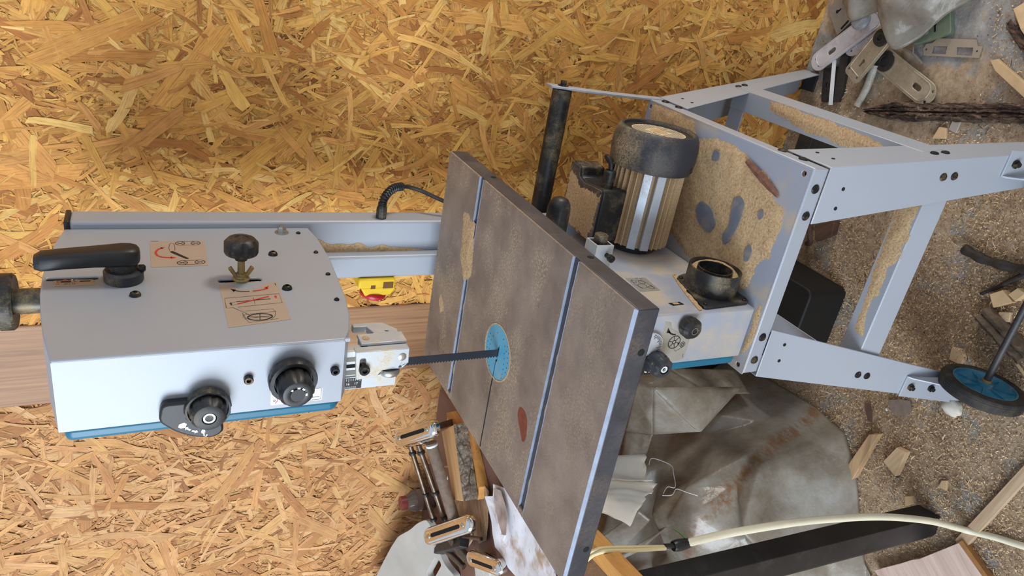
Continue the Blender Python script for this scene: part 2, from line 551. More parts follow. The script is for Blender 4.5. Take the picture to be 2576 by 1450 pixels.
M_stick = paint('aluminium_sticker', rgb(186, 168, 152), .42, .2, .03, 20)
M_sticksil = paint('silver_sticker', rgb(190, 188, 180), .3, .5, .05, 20)
M_ink = paint('black_print', rgb(28, 26, 25), .6)
M_red = paint('red_print', rgb(206, 52, 40), .5)
M_white = paint('white_print', rgb(232, 234, 236), .5)
M_yellow = paint('yellow_plastic', rgb(236, 196, 32), .4, 0, .04, 30)
M_redpl = paint('red_plastic', rgb(186, 32, 48), .35)
def caked():
    b = NB('packed_sawdust')
    n = b.noise(260, 5, .75); c = b.ramp(n, [(.30, rgb(150, 116, 82)), (.44, rgb(206, 172, 130)), (.60, rgb(226, 196, 154)), (.76, rgb(240, 216, 180))])
    c = b.mix(b.math('MULTIPLY', b.step(b.noise(520, 2), .66, .74), .7), c, rgb(112, 82, 58))
    return b.done(b.bsdf(c, .95, 0, b.bump(n, 1.0, .003), **{'Specular IOR Level': .1}))
M_caked = caked()

def cast_mat():
    """brown-grey cast iron with dry dust and scratches"""
    b = NB('cast_iron_table')
    c = b.ramp(b.noise(9, 7, .62), [(.3, rgb(112, 98, 87)), (.52, rgb(140, 124, 111)), (.75, rgb(162, 146, 131))])
    d = b.step(b.noise(8, 7, .68, b.mapping(b.pos(), (.8, 1.25, 1), (0, 0, .45))), .46, .60)
    g = b.step(b.noise(300, 5, .78), .47, .60)
    sx = b.n('ShaderNodeSeparateXYZ'); b.link(b.pos(), sx.inputs[0])
    d = b.math('MULTIPLY', d, b.math('ADD', .35, b.math('MULTIPLY', b.step(sx.outputs[1], -.16, -.04), .40)))
    c = b.mix(b.math('MULTIPLY', b.math('MULTIPLY', d, g), .85), c, rgb(204, 182, 148))
    sp = b.step(b.noise(560, 3, .8), .60, .72)
    c = b.mix(b.math('MULTIPLY', sp, .6), c, rgb(196, 176, 146))
    dk = b.step(b.noise(46, 6, .7, b.mapping(b.pos(), (1, 1, 1), (0, 0, .5), (3, 1, 0))), .60, .74)
    c = b.mix(b.math('MULTIPLY', dk, .35), c, rgb(74, 62, 52))
    return b.done(b.bsdf(c, .62, .15, b.bump(b.noise(420, 4, .7), .35, .001)))
M_cast = cast_mat()
M_castside = paint('machined_dark_iron', rgb(72, 74, 82), .45, .45, .14, 26, .25, 300, dust=.4, dthr=.58, dsoft=.16, dscale=18, dcol=rgb(150, 128, 100))
M_castedge = paint('worn_bright_edge', rgb(150, 160, 180), .42, 0, .10, 60)
M_insert = paint('sky_blue_plastic', rgb(84, 164, 194), .45, 0, .04, 20, .1, 900, dust=.6, dthr=.62, dsoft=.1, dscale=30)
M_motorfin = paint('dusty_alloy_fins', rgb(206, 190, 164), .6, .15, .03, 20, .1, 500, dust=.95, dthr=.36, dsoft=.14, dscale=10, dcol=rgb(212, 172, 118))
M_motorbright = paint('bright_alloy', rgb(190, 202, 216), .32, .6, .04, 20, dust=.8, dthr=.56, dsoft=.14, dscale=12)

saw = thing('band_saw', 'silver upright band saw with teal door edges on a splayed four-legged stand', 'band saw', (.06, .2, 0))
def part(name, bm, mat, par=None, **k): return obj(name, bm, mat, par or saw, **k)
fX = lambda x0: (lambda y, z, w: (x0 + w, y, z))           # plate facing +X: (y, z)
fY = lambda y0: (lambda x, z, w: (x, y0 - w, z))           # plate facing -Y: (x, z)
fZ = lambda z0: (lambda x, y, w: (x, y, z0 + w))           # plate facing +Z: (x, y)

# ---------------- upper wheel housing
out_up = [(.0, 1.548), (.06, 1.560), (.107, 1.566), (.158, 1.571), (.21, 1.573), (.275, 1.570), (.32, 1.566), (.364, 1.559),
          (.364, 1.214), (.318, 1.207), (.241, 1.204), (.171, 1.207), (.109, 1.210), (.063, 1.216), (.022, 1.226), (.0, 1.236)]
bm = bmnew()
slotA = stadium((.1985, 1.514), (.1985, 1.564), .0042); slotB = stadium((.1765, 1.318), (.1765, 1.362), .0058)
prism(bm, out_up, fX(0), -.0045, 0, [slotA, slotB])
housing = part('upper_wheel_housing', bm, M_silver, bevel=.0032, seg=4)
bm = bmnew(); n = len(out_up)                              # folded rim of the housing
lo = [(p[0], p[1]) for p in out_up]
for i in range(n):
    a = lo[i]; b = lo[(i + 1) % n]
    if a[0] > .36 and b[0] > .36: continue
    hexa(bm, [(-.0935, a[0], a[1]), (-.0935, b[0], b[1]), (-.003, b[0], b[1]), (-.003, a[0], a[1])],
         [(-.0935, a[0] + (.0025 if a[0] < .002 else 0), a[1] - (.0025 if a[1] > 1.4 else -.0025)), (-.0935, b[0] + (.0025 if b[0] < .002 else 0), b[1] - (.0025 if b[1] > 1.4 else -.0025)),
          (-.003, b[0] + (.0025 if b[0] < .002 else 0), b[1] - (.0025 if b[1] > 1.4 else -.0025)), (-.003, a[0] + (.0025 if a[0] < .002 else 0), a[1] - (.0025 if a[1] > 1.4 else -.0025))])
obj('housing_rim', bm, M_silver, housing, smooth=25)
bm = bmnew()                                               # dark inside behind the slots
prism(bm, [(.17, 1.30), (.20, 1.30), (.21, 1.568), (.17, 1.568)], fX(-.02), 0, .004)
obj('inner_plate', bm, M_dark, housing)
door = [(max(p[0], .006), p[1] - (.006 if p[1] > 1.4 else -.006)) for p in out_up]
bm = bmnew(); prism(bm, [(y + (.0 if y > .01 else .0), z) for y, z in door], fX(-.0945), -.0185, 0)
part('upper_door', bm, M_teal, bevel=.006, seg=3)

# ---------------- column
bm = bmnew(); box(bm, (-.048, .0105), (.365, .411), (.552, 1.553)); box(bm, (-.088, -.046), (.344, .411), (.552, 1.553))
column = part('column', bm, M_silver, bevel=.005, seg=3)
bm = bmnew(); box(bm, (-.05, .0115), (.3645, .4125), (1.552, 1.5595))
obj('end_cap', bm, M_blk, column, bevel=.002)
bm = bmnew()                                               # dust caught in the column corner
for i in range(60):
    t = i / 59; z = 1.205 - .20 * t; w = (.010 + .016 * (noise.noise(V((t * 9, 0, 3))) + .5)) * (1 - t) ** .8 + .002
    if i: hexa(bm, [(-.047, .3646, zp), (-.047 + wp_, .3646, zp), (-.047 + w, .3646, z), (-.047, .3646, z)], [(-.047, .3640, zp), (-.047 + wp_ * .8, .3640, zp), (-.047 + w * .8, .3640, z), (-.047, .3640, z)])
    zp, wp_ = z, w
obj('dust_film', bm, M_caked, column)

# ---------------- quick-release lever
o = V((0, .189, 1.481))
lev = lathe
bm = bmnew(); lathe(bm, o, (1, 0, 0), [(.0225, 0), (.0235, .002), (.0235, .013), (.021, .016), (.0185, .0165)], 36)
lever = part('tension_lever_boss', bm, M_blkheavy)
bm = bmnew()
lathe(bm, o, (1, 0, 0), [(.0165, .014), (.0165, .034), (.0150, .044), (.012, .0468)], 30)
obj('hub', bm, M_blkdust, lever)
bm = bmnew()                                               # tapered grip
secs = [(-.0205, .004, .004, .0), (-.0195, .0095, .008, .0), (-.016, .0140, .0112, .0), (-.009, .0170, .0125, .0), (.0, .0176, .0127, .0), (.03, .0155, .0115, -.001), (.065, .0138, .0112, -.003), (.088, .0132, .0112, -.005), (.0955, .009, .008, -.006)]
rings = []
for dz, hy, hx, ox in secs:
    c = o + V((.036 + ox, -.001 - .02 * max(0, dz), dz)); rings.append([bm.verts.new(c + V((hx * (abs(cos(t)) ** .55) * (1 if cos(t) > 0 else -1), hy * (abs(sin(t)) ** .55) * (1 if sin(t) > 0 else -1), 0))) for t in [2 * pi * k / 24 for k in range(24)]])
for i in range(len(rings) - 1):
    for k in range(24): bm.faces.new((rings[i][k], rings[i][(k + 1) % 24], rings[i + 1][(k + 1) % 24], rings[i + 1][k]))
bm.faces.new(rings[0][::-1]); bm.faces.new(rings[-1])
obj('lever_handle', bm, M_blk, lever, smooth=60)
bm = bmnew(); lathe(bm, o + V((.018, -.004, -.018)), (0, 0, -1), [(.005, 0), (.005, .006), (.003, .008)], 14)
obj('set_screw', bm, M_bolt, lever)

# ---------------- blade tension scale beside the slot
bm = bmnew(); prism(bm, [(.1925, 1.559), (.1925, 1.516), (.1765, 1.514), (.1765, 1.557)], fX(0.0002), 0, .0003)
lab = part('tension_scale_label', bm, M_stick)
bm = bmnew(); f = fX(.0006)
ribbon(bm, stadium((.1885, 1.553), (.1885, 1.538), .0022), f, .0006, 0, closed=True)
patch(bm, [(.187, 1.551), (.187, 1.540), (.1898, 1.540), (.1898, 1.551)], f, 0)
ribbon(bm, [(.1885, 1.536), (.1885, 1.532)], f, .0004, 0)
patch(bm, [(.1868, 1.531), (.1868, 1.519), (.1898, 1.5185), (.1898, 1.530)], f, 0)
for z in (1.555, 1.546, 1.5425, 1.537): ribbon(bm, [(.1925, z), (.1905, z)], f, .0005, 0)
for s, z in (('14', 1.5545), ('38', 1.546), ('12', 1.5425), ('34', 1.537)):
    text_bm(s, .0042, lambda u, v, w, z=z: (.0006 + w, .1815 + v, z - u))(bm, 0)
obj('scale_print', bm, M_ink, lab)
bm = bmnew(); patch(bm, circ((.1985, 1.5475), .0028, 10), fX(-.0025), 0); box(bm, (-.008, -.003), (.197, .200), (1.546, 1.549))
part('tension_pointer', bm, M_red)

# ---------------- tracking knob
o = V((0, .1765, 1.339))
bm = bmnew(); lathe(bm, o, (1, 0, 0), [(.0048, -.012), (.0048, .036)], 16)
trk = part('tracking_screw', bm, M_brass)
bm = bmnew(); lathe(bm, o, (1, 0, 0), [(.008, .031), (.0085, .040), (.021, .0405), (.0222, .043), (.0222, .056), (.0175, .0615), (.011, .064), (.0085, .0635), (.0085, .0628)], 48, knob_mod(7, .09, (3, 4)))
obj('knob', bm, M_blkdust, trk)
bm = bmnew(); lathe(bm, o, (1, 0, 0), [(.0115, .0005), (.0115, .004), (.007, .005), (.007, .011)], 20)
for s in (-1, 1):
    hexa(bm, [(.006, .1735, 1.339 + s * .004), (.006, .1795, 1.339 + s * .004), (.006, .1795, 1.339 + s * .009), (.006, .1735, 1.339 + s * .009)],
         [(.021, .1735, 1.339 + s * .0125), (.021, .1795, 1.339 + s * .0125), (.018, .1795, 1.339 + s * .0170), (.018, .1735, 1.339 + s * .0170)])
obj('wing_nut', bm, M_brass, trk, bevel=.001)

# ---------------- stickers on the back plate
def zs1(x, y):                                             # first sticker drawing -> (y, z)
    v = (y - 250) / 333; u = (x - 190 - (y - 250) * .05) / (700 + (y - 250) * .10)
    return (.3145 - .0895 * v, 1.4495 - .0735 * u)
bm = bmnew(); prism(bm, rounded([(.3145, 1.4495), (.3145, 1.376), (.225, 1.377), (.225, 1.449)], .003), fX(.0001), 0, .0003)
st = part('lever_sticker', bm, M_stick)
f = fX(.0006); bm = bmnew()
for (c1, c2, rx) in (((575, 287), (778, 287), 60), ((600, 540), (826, 536), 66)):
    ry = 25
    for c in (c1, c2):
        ring = [zs1(c[0] + rx * cos(t), c[1] + ry * sin(t)) for t in [2 * pi * k / 20 for k in range(20)]]
        ribbon(bm, ring, f, .0009, 0, closed=True)
        for a in (0, pi / 4, -pi / 4):
            ribbon(bm, [zs1(c[0] - rx * cos(a), c[1] - ry * sin(a)), zs1(c[0] + rx * cos(a), c[1] + ry * sin(a))], f, .0006, 0)
    for s in (-1, 1): ribbon(bm, [zs1(c1[0], c1[1] + s * ry), zs1(c2[0], c2[1] + s * ry)], f, .0008, 0)
ribbon(bm, [zs1(*p) for p in ((445, 385), (432, 350), (440, 300), (460, 282), (485, 283), (500, 300), (510, 350), (508, 385))], f, .0006, 0)
patch(bm, [zs1(*p) for p in ((445, 395), (475, 388), (500, 396), (690, 488), (665, 494), (640, 490), (460, 410))], f, 0)
ribbon(bm, [zs1(210, 254), zs1(300, 252)], f, .0010, 0)
obj('sticker_print', bm, M_ink, st)
bm = bmnew(); f = fX(.0008)
ribbon(bm, [zs1(*p) for p in ((350, 345), (300, 362), (272, 388), (268, 415), (290, 443), (340, 463), (400, 470), (470, 473))], f, .0028, 0)
patch(bm, [zs1(*p) for p in ((318, 340), (382, 338), (348, 360))], f, 0); patch(bm, [zs1(*p) for p in ((455, 460), (524, 473), (458, 487))], f, 0)
obj('red_arrow', bm, M_red, st, label='red curved double arrow')

def zs2(x, y):
    v = (y - 800) / 528; u = (x - 1090 - (y - 800) * .215) / (738 + (y - 800) * .09)
    return (.1635 - .112 * v, 1.368 - .0745 * u)
bm = bmnew()
notch = [zs2(1210 + (1715 - 1210) * t, 806 - 12 * t + 84 * sin(pi * t) ** .8) for t in [k / 14 for k in range(15)]]
prism(bm, [zs2(1090, 812)] + notch + [zs2(1825, 790), zs2(1995, 1300), zs2(1212, 1355)], fX(.0001), 0, .0003)
st = part('tracking_sticker', bm, M_stick)
f = fX(.0006); bm = bmnew()
ribbon(bm, [zs2(*p) for p in ((1262, 884), (1330, 902), (1400, 910), (1472, 912))], f, .0020, 0); patch(bm, [zs2(*p) for p in ((1230, 866), (1300, 878), (1275, 912))], f, 0)
ribbon(bm, [zs2(*p) for p in ((1160, 990), (1852, 960), (1892, 1083), (1328, 1113), (1470, 1220), (1272, 1117), (1185, 1117))], f, .0007, 0, closed=True)
ribbon(bm, [zs2(1310, 1042), zs2(1740, 1024)], f, .0018, 0)
ribbon(bm, [zs2(1255, 1048), zs2(1310, 1043)], f, .0004, 0); ribbon(bm, [zs2(1255, 1085), zs2(1330, 1076)], f, .0004, 0)
patch(bm, [zs2(*p) for p in ((1214, 1056), (1240, 1047), (1262, 1062), (1248, 1062), (1258, 1084), (1238, 1086), (1230, 1064))], f, 0)
ribbon(bm, [zs2(1518, 996), zs2(1542, 1085)], f, .0004, 0)
for rx, ry, w in ((160, 42, .0011), (148, 36, .0006)):
    ribbon(bm, [zs2(1600 + rx * cos(t), 1250 + ry * sin(t)) for t in [2 * pi * k / 28 for k in range(28)]], f, w, 0, closed=True)
for a in (.25, pi - .25, pi / 2): ribbon(bm, [zs2(1600 - 150 * cos(a), 1250 - 38 * sin(a)), zs2(1600 + 150 * cos(a), 1250 + 38 * sin(a))], f, .0008, 0)
for L in (((1420, 1168), (1765, 1158), (1800, 1192), (1790, 1250), (1740, 1290)), ((1385, 1212), (1800, 1192)), ((1385, 1190), (1395, 1240), (1465, 1310), (1830, 1284)), ((1400, 1215), (1430, 1270))):
    ribbon(bm, [zs2(*p) for p in L], f, .0005, 0)
ribbon(bm, [zs2(1800, 808), zs2(1812, 842)], f, .0009, 0)
obj('sticker_print', bm, M_ink, st)
bm = bmnew(); f = fX(.0009)
ribbon(bm, [zs2(*p) for p in ((1515, 910), (1600, 902), (1660, 892), (1700, 872))], f, .0020, 0); patch(bm, [zs2(*p) for p in ((1660, 868), (1720, 846), (1708, 892))], f, 0)
ribbon(bm, [zs2(1325, 1072), zs2(1718, 992)], f, .0022, 0)
patch(bm, [zs2(*p) for p in ((1786, 1000), (1800, 984), (1826, 996), (1814, 1000), (1822, 1018), (1804, 1018), (1800, 1004))], f, 0)
obj('red_print', bm, M_red, st, label='red adjustment arrows')

# ---------------- screws of the back plate
def dome(o, ax, r, h, mat=M_bolt, name='screw', par=None, label=None):
    bm = bmnew(); lathe(bm, o, ax, [(r, 0), (r, h * .25), (r * .86, h * .7), (r * .5, h), (r * .34, h), (r * .34, h * .55)], 18)
    return obj(name, bm, mat, par or housing, label=label)
for y, z in ((.143, 1.468), (.258, 1.285), (.144, 1.283)): dome((0, y, z), (1, 0, 0), .0068, .0055)
for y, z in ((.339, 1.234), (.262, 1.221), (.184, 1.219), (.104, 1.224)): dome((0, y, z), (1, 0, 0), .0036, .003)
bm = bmnew(); lathe(bm, (0, .343, 1.259), (1, 0, 0), [(.0105, 0), (.0105, .0018), (.0075, .002)], 22); lathe(bm, (0, .343, 1.259), (1, 0, 0), [(.0072, .0018), (.0072, .008), (.0055, .0105), (.004, .0105), (.004, .013)], 6)
obj('nut', bm, M_steel, housing)
for x, z in ((-.045, 1.35), (-.044, 1.247)):
    bm = bmnew(); lathe(bm, (x, 0, z), (0, -1, 0), [(.0056, 0), (.0056, .0055), (.0046, .0065), (.0028, .0065), (.0026, .003)], 20); obj('screw', bm, M_bolt, housing)
bm = bmnew(); prism(bm, [(-.0045, 1.2365), (.0, 1.2365), (.0, 1.230), (-.0045, 1.230)], fY(.003), 0, .003); obj('rim_lip', bm, M_silver, housing)

# ---------------- guide lock knob with its quadrant plate, guide height knob
bm = bmnew()
prism(bm, rounded([(-.062, 1.445), (-.086, 1.449), (-.104, 1.430), (-.1135, 1.412), (-.118, 1.390), (-.110, 1.378), (-.062, 1.384)], .008, 4), fY(0), 0, .0125)
quad = part('lock_quadrant_plate', bm, M_blk, bevel=.003, seg=3)
bm = bmnew(); f = fY(-.0129)
P = lambda a, b: f(-.0905 - .0165 * a - .0008, 1.4305 - .026 * a + b * .0, 0)
def q2(t, s):                                              # along the arc of the quadrant, s outwards
    c = (-.073, 1.396); a = radians(-(62 + 78 * t)); r = .0345 + s
    return (c[0] + r * -abs(sin(radians(30 + 62 * t))), c[1] + r * cos(radians(30 + 62 * t)))
lockpts = [q2(.10 + dt, ds) for dt, ds in ((-.06, -.004), (.06, -.0045), (.13, 0), (.06, .004), (-.02, .005), (-.09, .002))]
patch(bm, lockpts, f, 0)
ribbon(bm, [q2(.30, 0), q2(.42, 0)], f, .0024, 0); patch(bm, [q2(.21, 0), q2(.30, -.0028), q2(.30, .0028)], f, 0)
ribbon(bm, [q2(.47, 0), q2(.58, 0)], f, .0024, 0); patch(bm, [q2(.67, 0), q2(.58, -.0028), q2(.58, .0028)], f, 0)
patch(bm, [q2(.76, -.004), q2(.86, -.004), q2(.88, 0), q2(.80, .002), q2(.75, 0)], f, 0); ribbon(bm, [q2(.84, .001), q2(.86, .005), q2(.91, .006), q2(.94, .003)], f, .0015, 0)
obj('lock_symbols', bm, M_white, quad, label='white padlock symbols and arrows')

def side_knob(name, x, z, R, r, h1, h2, mat, recess, lobes=9):
    o = V((x, 0, z))
    bm = bmnew(); lathe(bm, o, (0, -1, 0), [(R * .55, .0), (R * .94, .004), (R, .007), (R, h1 - .003), (R * .95, h1), (r * 1.1, h1), (r * 1.08, h1 - .006), (r, h1 - .006)], 54, knob_mod(lobes, .06, (2, 3)), cap1=False)
    k = part(name, bm, mat)
    bm = bmnew()
    pr = [(r * .96, h1 - .007), (r, h1), (r, h2 - .007), (r * .80, h2 - .001), (r * .62, h2)]
    pr += [(r * .40, h2), (r * .38, h2 - .006)] if recess else [(r * .42, h2 - .001), (r * .40, h2 + .0005)]
    lathe(bm, o, (0, -1, 0), pr, 54, knob_mod(lobes, .08, (1, 2)))
    obj('grip', bm, mat, k)
    return k, o
k, o = side_knob('guide_lock_knob', -.073, 1.396, .0262, .0205, .018, .034, M_blkdust, True)
bm = bmnew(); ringsolid(bm, o, (0, -1, 0), .0068, .0046, .0285, .0335, 24); obj('white_ring', bm, M_white, k, label='white hex ring in the centre')
bm = bmnew(); lathe(bm, o, (0, -1, 0), [(.0046, .028), (.0046, .0325), (.003, .0325)], 12); obj('screw_end', bm, M_bolt, k)
k, o = side_knob('guide_height_knob', -.045, 1.300, .0290, .0210, .020, .046, M_blk, False, 10)
bm = bmnew(); f = lambda u, v, w: (o.x + u, -.0463 - w, o.z + v)
for a0, a1, hd in ((200, 222, 1), (250, 275, 1), (285, 310, -1), (335, 352, -1)):
    arc = [(.0105 * cos(radians(-a)) * -1, .0105 * sin(radians(a))) for a in range(a0, a1, 5)]
    arc = [(.0100 * cos(radians(a + 60)), .0100 * sin(radians(a + 60))) for a in range(a0, a1, 5)]
    ribbon(bm, arc, f, .0024, 0)
obj('arrow_print', bm, M_white, k, label='white arrows round the cap')
bm = bmnew(); prism(bm, rrect(-.088, -.0685, 1.2605, 1.3235, .002), fY(0), 0, .0003); st = part('height_sticker', bm, M_white)
bm = bmnew(); f = fY(-.0004); ribbon(bm, rrect(-.0865, -.0695, 1.262, 1.279, .001), f, .0005, 0, closed=True); obj('printed_frame', bm, M_ink, st)
bm = bmnew(); ribbon(bm, [(-.0825, 1.264), (-.0825, 1.276)], f, .0008, 0); obj('printed_line', bm, M_ink, st)
bm = bmnew(); ribbon(bm, circ((-.0815, 1.319), .0012, 8), f, .0006, 0, closed=True); obj('printed_ring', bm, M_ink, st)
bm = bmnew(); ribbon(bm, [(-.0755, 1.318), (-.0785, 1.3155), (-.0825, 1.3155), (-.0855, 1.318)], fY(-.0005), .0008, 0); obj('orange_arc', bm, M_red, st)

# ---------------- tension handwheel on the top
o = V((-.035, .209, 1.570))
bm = bmnew(); lathe(bm, o, (0, 0, 1), [(.020, 0), (.020, .004), (.0165, .004), (.0165, .040)], 28); hw = part('tension_handwheel_stem', bm, paint('dusty_dark_stem', rgb(84, 84, 80), .35, .6, .2, 40, dust=.7, dthr=.52, dsoft=.14, dscale=40, dcol=rgb(190, 160, 104)))
bm = bmnew(); lathe(bm, o, (0, 0, 1), [(.020, .036), (.034, .034), (.0365, .037), (.0365, .050), (.031, .061), (.012, .064)], 60, knob_mod(9, .05, (2, 3)))
obj('handwheel', bm, M_blkdust, hw)

# ---------------- upper blade guide
bm = bmnew(); box(bm, (-.092, -.034), (.0245, .040), (1.195, 1.300)); gp = part('guide_post', bm, M_alu, bevel=.0015)
for x0, x1 in ((-.0500, -.0440), (-.0595, -.0545), (-.0705, -.0640)):
    bm = bmnew(); box(bm, (x0, x1), (.0238, .0250), (1.200, 1.245)); obj('groove', bm, M_dark if x0 == -.0595 else paint('grey_recess', rgb(120, 118, 110), .6), gp)
bm = bmnew(); box(bm, (-.0925, -.0735), (.0225, .0246), (1.157, 1.245)); obj('flange', bm, M_alu, gp)
bm = bmnew(); box(bm, (-.0915, -.0750), (.0219, .0227), (1.204, 1.238)); sc = obj('height_scale', bm, M_blk, gp, label='black scale with white marks and numbers')
bm = bmnew(); f = fY(.0216)
for i in range(11):
    z = 1.2365 - .003 * i; ribbon(bm, [(-.0752, z), (-.0752 - (.0035 if i % 5 else .005), z)], f, .0005, 0)
for i in range(12): ribbon(bm, [(-.0895, 1.226 - .0013 * i), (-.0875, 1.226 - .0013 * i)], f, .0003, 0)
ribbon(bm, [(-.0905, 1.227), (-.0905, 1.2105)], f, .0004, 0)
for s, z in (('17', 1.2115), ('16', 1.2225), ('15', 1.2335)):
    text_bm(s, .0052, lambda u, v, w, z=z: (-.0835 + v, .0216 - w, z - u))(bm, 0)
obj('scale_marks', bm, M_white, gp)
# carriage block with its window for the side rollers
body = [(-.033, 1.216), (-.033, 1.1435), (-.0555, 1.1425), (-.0615, 1.1485), (-.0640, 1.151), (-.0640, 1.178), (-.0705, 1.1835), (-.0740, 1.184), (-.0755, 1.2125)]
bm = bmnew(); prism(bm, body, fY(.018), -.0135, 0, [stadium((-.047, 1.2055), (-.055, 1.2055), .0042), rrect(-.0625, -.0595, 1.1515, 1.1555, .0008)])
cg = part('guide_carriage', bm, M_alu, bevel=.001)
bm = bmnew(); lathe(bm, (-.0595, .018, 1.2035), (0, -1, 0), [(.0072, -.004), (.0072, .005), (.006, .006), (.0034, .006), (.003, .003)], 24); obj('clamp_screw', bm, M_bolt, cg)
bm = bmnew(); lathe(bm, (-.0455, .018, 1.1525), (0, -1, 0), [(.0055, -.002), (.0055, .0008), (.003, .0016)], 22); obj('pin', bm, M_steel, cg)
bm = bmnew(); lathe(bm, (-.067, .026, 1.1665), (1, 0, 0), [(.0135, -.0065), (.0145, -.005), (.0145, .0), (.0135, .0015)], 36); lathe(bm, (-.067, .026, 1.1665), (1, 0, 0), [(.004, .001), (.004, .009)], 12)
obj('guide_roller', bm, M_steel, cg)
# angled bracket on the back of the carriage: hook-shaped outline
hook = [(.0196, 1.2135), (.030, 1.2145), (.0305, 1.2065), (.0335, 1.2065), (.060, 1.2030), (.060, 1.1855), (.0680, 1.1795), (.0860, 1.1850), (.0860, 1.2030), (.0950, 1.2035), (.0960, 1.178), (.0945, 1.1600), (.0740, 1.1440), (.0600, 1.1455), (.0585, 1.1425), (.0196, 1.1425)]
bm = bmnew(); prism(bm, hook, fX(-.0345), -.010, .0005, [circ((.0465, 1.1985), .0045, 14), circ((.0465, 1.1555), .0026, 10), circ((.071, 1.160), .0026, 10), circ((.028, 1.1495), .0024, 10)])
bk = part('guide_bracket', bm, M_alu, bevel=.0012)
bm = bmnew(); box(bm, (-.0335, -.0295), (.033, .0585), (1.1425, 1.2055)); obj('raised_pad', bm, M_alu, bk, bevel=.001)
bm = bmnew(); lathe(bm, (-.0294, .0465, 1.196), (1, 0, 0), [(.0052, -.0005), (.0052, .0003)], 18); obj('caked_hole', bm, M_caked, bk)

# ---------------- blade with scalloped teeth
bm = bmnew()
zt, zb = 1.16, .96; nT = 46; pts = []
for i in range(nT):
    z0 = zt - (zt - zb) * i / nT; dz = (zt - zb) / nT
    for t in (0, .35, .6, .85): pts.append((-.0695 - .0022 * (sin(pi * min(1, t / .9)) ** .8), z0 - dz * t))
out = [(-.0585, zt)] + pts + [(-.0695, zb), (-.0585, zb)]
prism(bm, out, fY(.0355), 0, .0009)
part('saw_blade', bm, M_blade, smooth=0)

# ---------------- table
TX0, TX1, TY0, TY1, TZ = -.241, .153, -.239, .318, 1.0
bm = bmnew()
outl = rounded([(TX0, TY0), (TX1, TY0), (TX1, TY1), (TX0, TY1)], .006, 3)
slots = []
# top skin is cut into bands by the two mitre slots and the blade slit
def slab(x0, x1, y0, y1, holes=(), ol=None):
    prism(bm, ol or [(x0, y0), (x1, y0), (x1, y1), (x0, y1)], fZ(TZ), -.010, 0, holes)
s1 = (.173, .188); s2 = (-.1185, -.1035); sx = -.231
slab(TX0, TX1, TY0 + .0028, s2[0])
ins = (-.065, .037); ri = .043
slab(TX0, TX1, s2[1], s1[0], [circ(ins, ri, 40)])
slab(TX0, TX1, s1[1], TY1)
for s in (s1, s2): slab(TX0, sx, s[0], s[1])
box(bm, (TX0, TX1), (TY0, TY1), (TZ - .031, TZ - .010))
tab = part('table', bm, M_cast, bevel=.0012, smooth=20)
bm = bmnew(); box(bm, (TX0 - .0006, TX1 + .0006), (TY0 - .0006, TY1 + .0006), (TZ - .0312, TZ - .0031)); 
# machined sides: shell around the casting
o = obj('table_side', bm, M_castside, tab, bevel=.0016)
bm = bmnew()
hexa(bm, [(TX0, TY0 + .003, TZ - .006), (TX1, TY0 + .003, TZ - .006), (TX1, TY0 + .0050, TZ - .001), (TX0, TY0 + .0050, TZ - .001)],
     [(TX0, TY0 - .0010, TZ - .0030), (TX1, TY0 - .0010, TZ - .0030), (TX1, TY0 + .0026, TZ + .0003), (TX0, TY0 + .0026, TZ + .0003)])
obj('bright_edge', bm, M_castedge, tab, label='worn bright edge')
for s in (s1, s2):
    bm = bmnew()
    hexa(bm, [(sx, s[0] + .0005, TZ - .0098), (TX1, s[0] + .0005, TZ - .0098), (TX1, s[0] + .0012, TZ - .0098), (sx, s[0] + .0012, TZ - .0098)], [(sx, s[0] - .0002, TZ + .0003), (TX1, s[0] - .0002, TZ + .0003), (TX1, s[0] + .0008, TZ + .0003), (sx, s[0] + .0008, TZ + .0003)])
    hexa(bm, [(sx, s[1] - .0012, TZ - .0098), (TX1, s[1] - .0012, TZ - .0098), (TX1, s[1] - .0005, TZ - .0098), (sx, s[1] - .0005, TZ - .0098)], [(sx, s[1] - .0008, TZ + .0003), (TX1, s[1] - .0008, TZ + .0003), (TX1, s[1] + .0002, TZ + .0003), (sx, s[1] + .0002, TZ + .0003)])
    obj('mitre_slot_wall', bm, M_castedge, tab)
for s in (s1, s2):                                         # packed dust lying in the mitre slots
    prev = None; bm = bmnew()
    for i in range(81):
        x = sx + (TX1 - .004 - sx) * i / 80; wob = noise.noise(V((x * 60, s[0] * 30, 2))) * .0016
        ya, yb = s[0] + .0016, s[1] - .0062 + wob + (.004 if (s is s1 and x < .03) else 0); h = TZ - .0035 + noise.noise(V((x * 40, s[1], 5))) * .0015
        cur = [(x, ya, TZ - .0098), (x, yb, TZ - .0098), (x, yb - .002, h), (x, ya, h + .001)]
        if prev: hexa(bm, prev, cur)
        prev = cur
    obj('slot_dust', bm, M_caked, tab)
bm = bmnew(); box(bm, (TX0 + .004, ins[0] - ri + .001), (.0362, .0388), (TZ - .0005, TZ + .0003)); obj('blade_slit', bm, M_dark, tab)
for (x, y, ax) in ((TX1, .186, 0), (TX1, -.108, 0), (.100, TY0, 1), (-.187, TY0, 1)):
    bm = bmnew()
    lathe(bm, (x + .0004 if ax == 0 else x, y - .0004 if ax else y, .978), (1, 0, 0) if ax == 0 else (0, -1, 0), [(.0044, 0), (.0044, .0005)], 20); obj('edge_hole', bm, M_dark, tab)
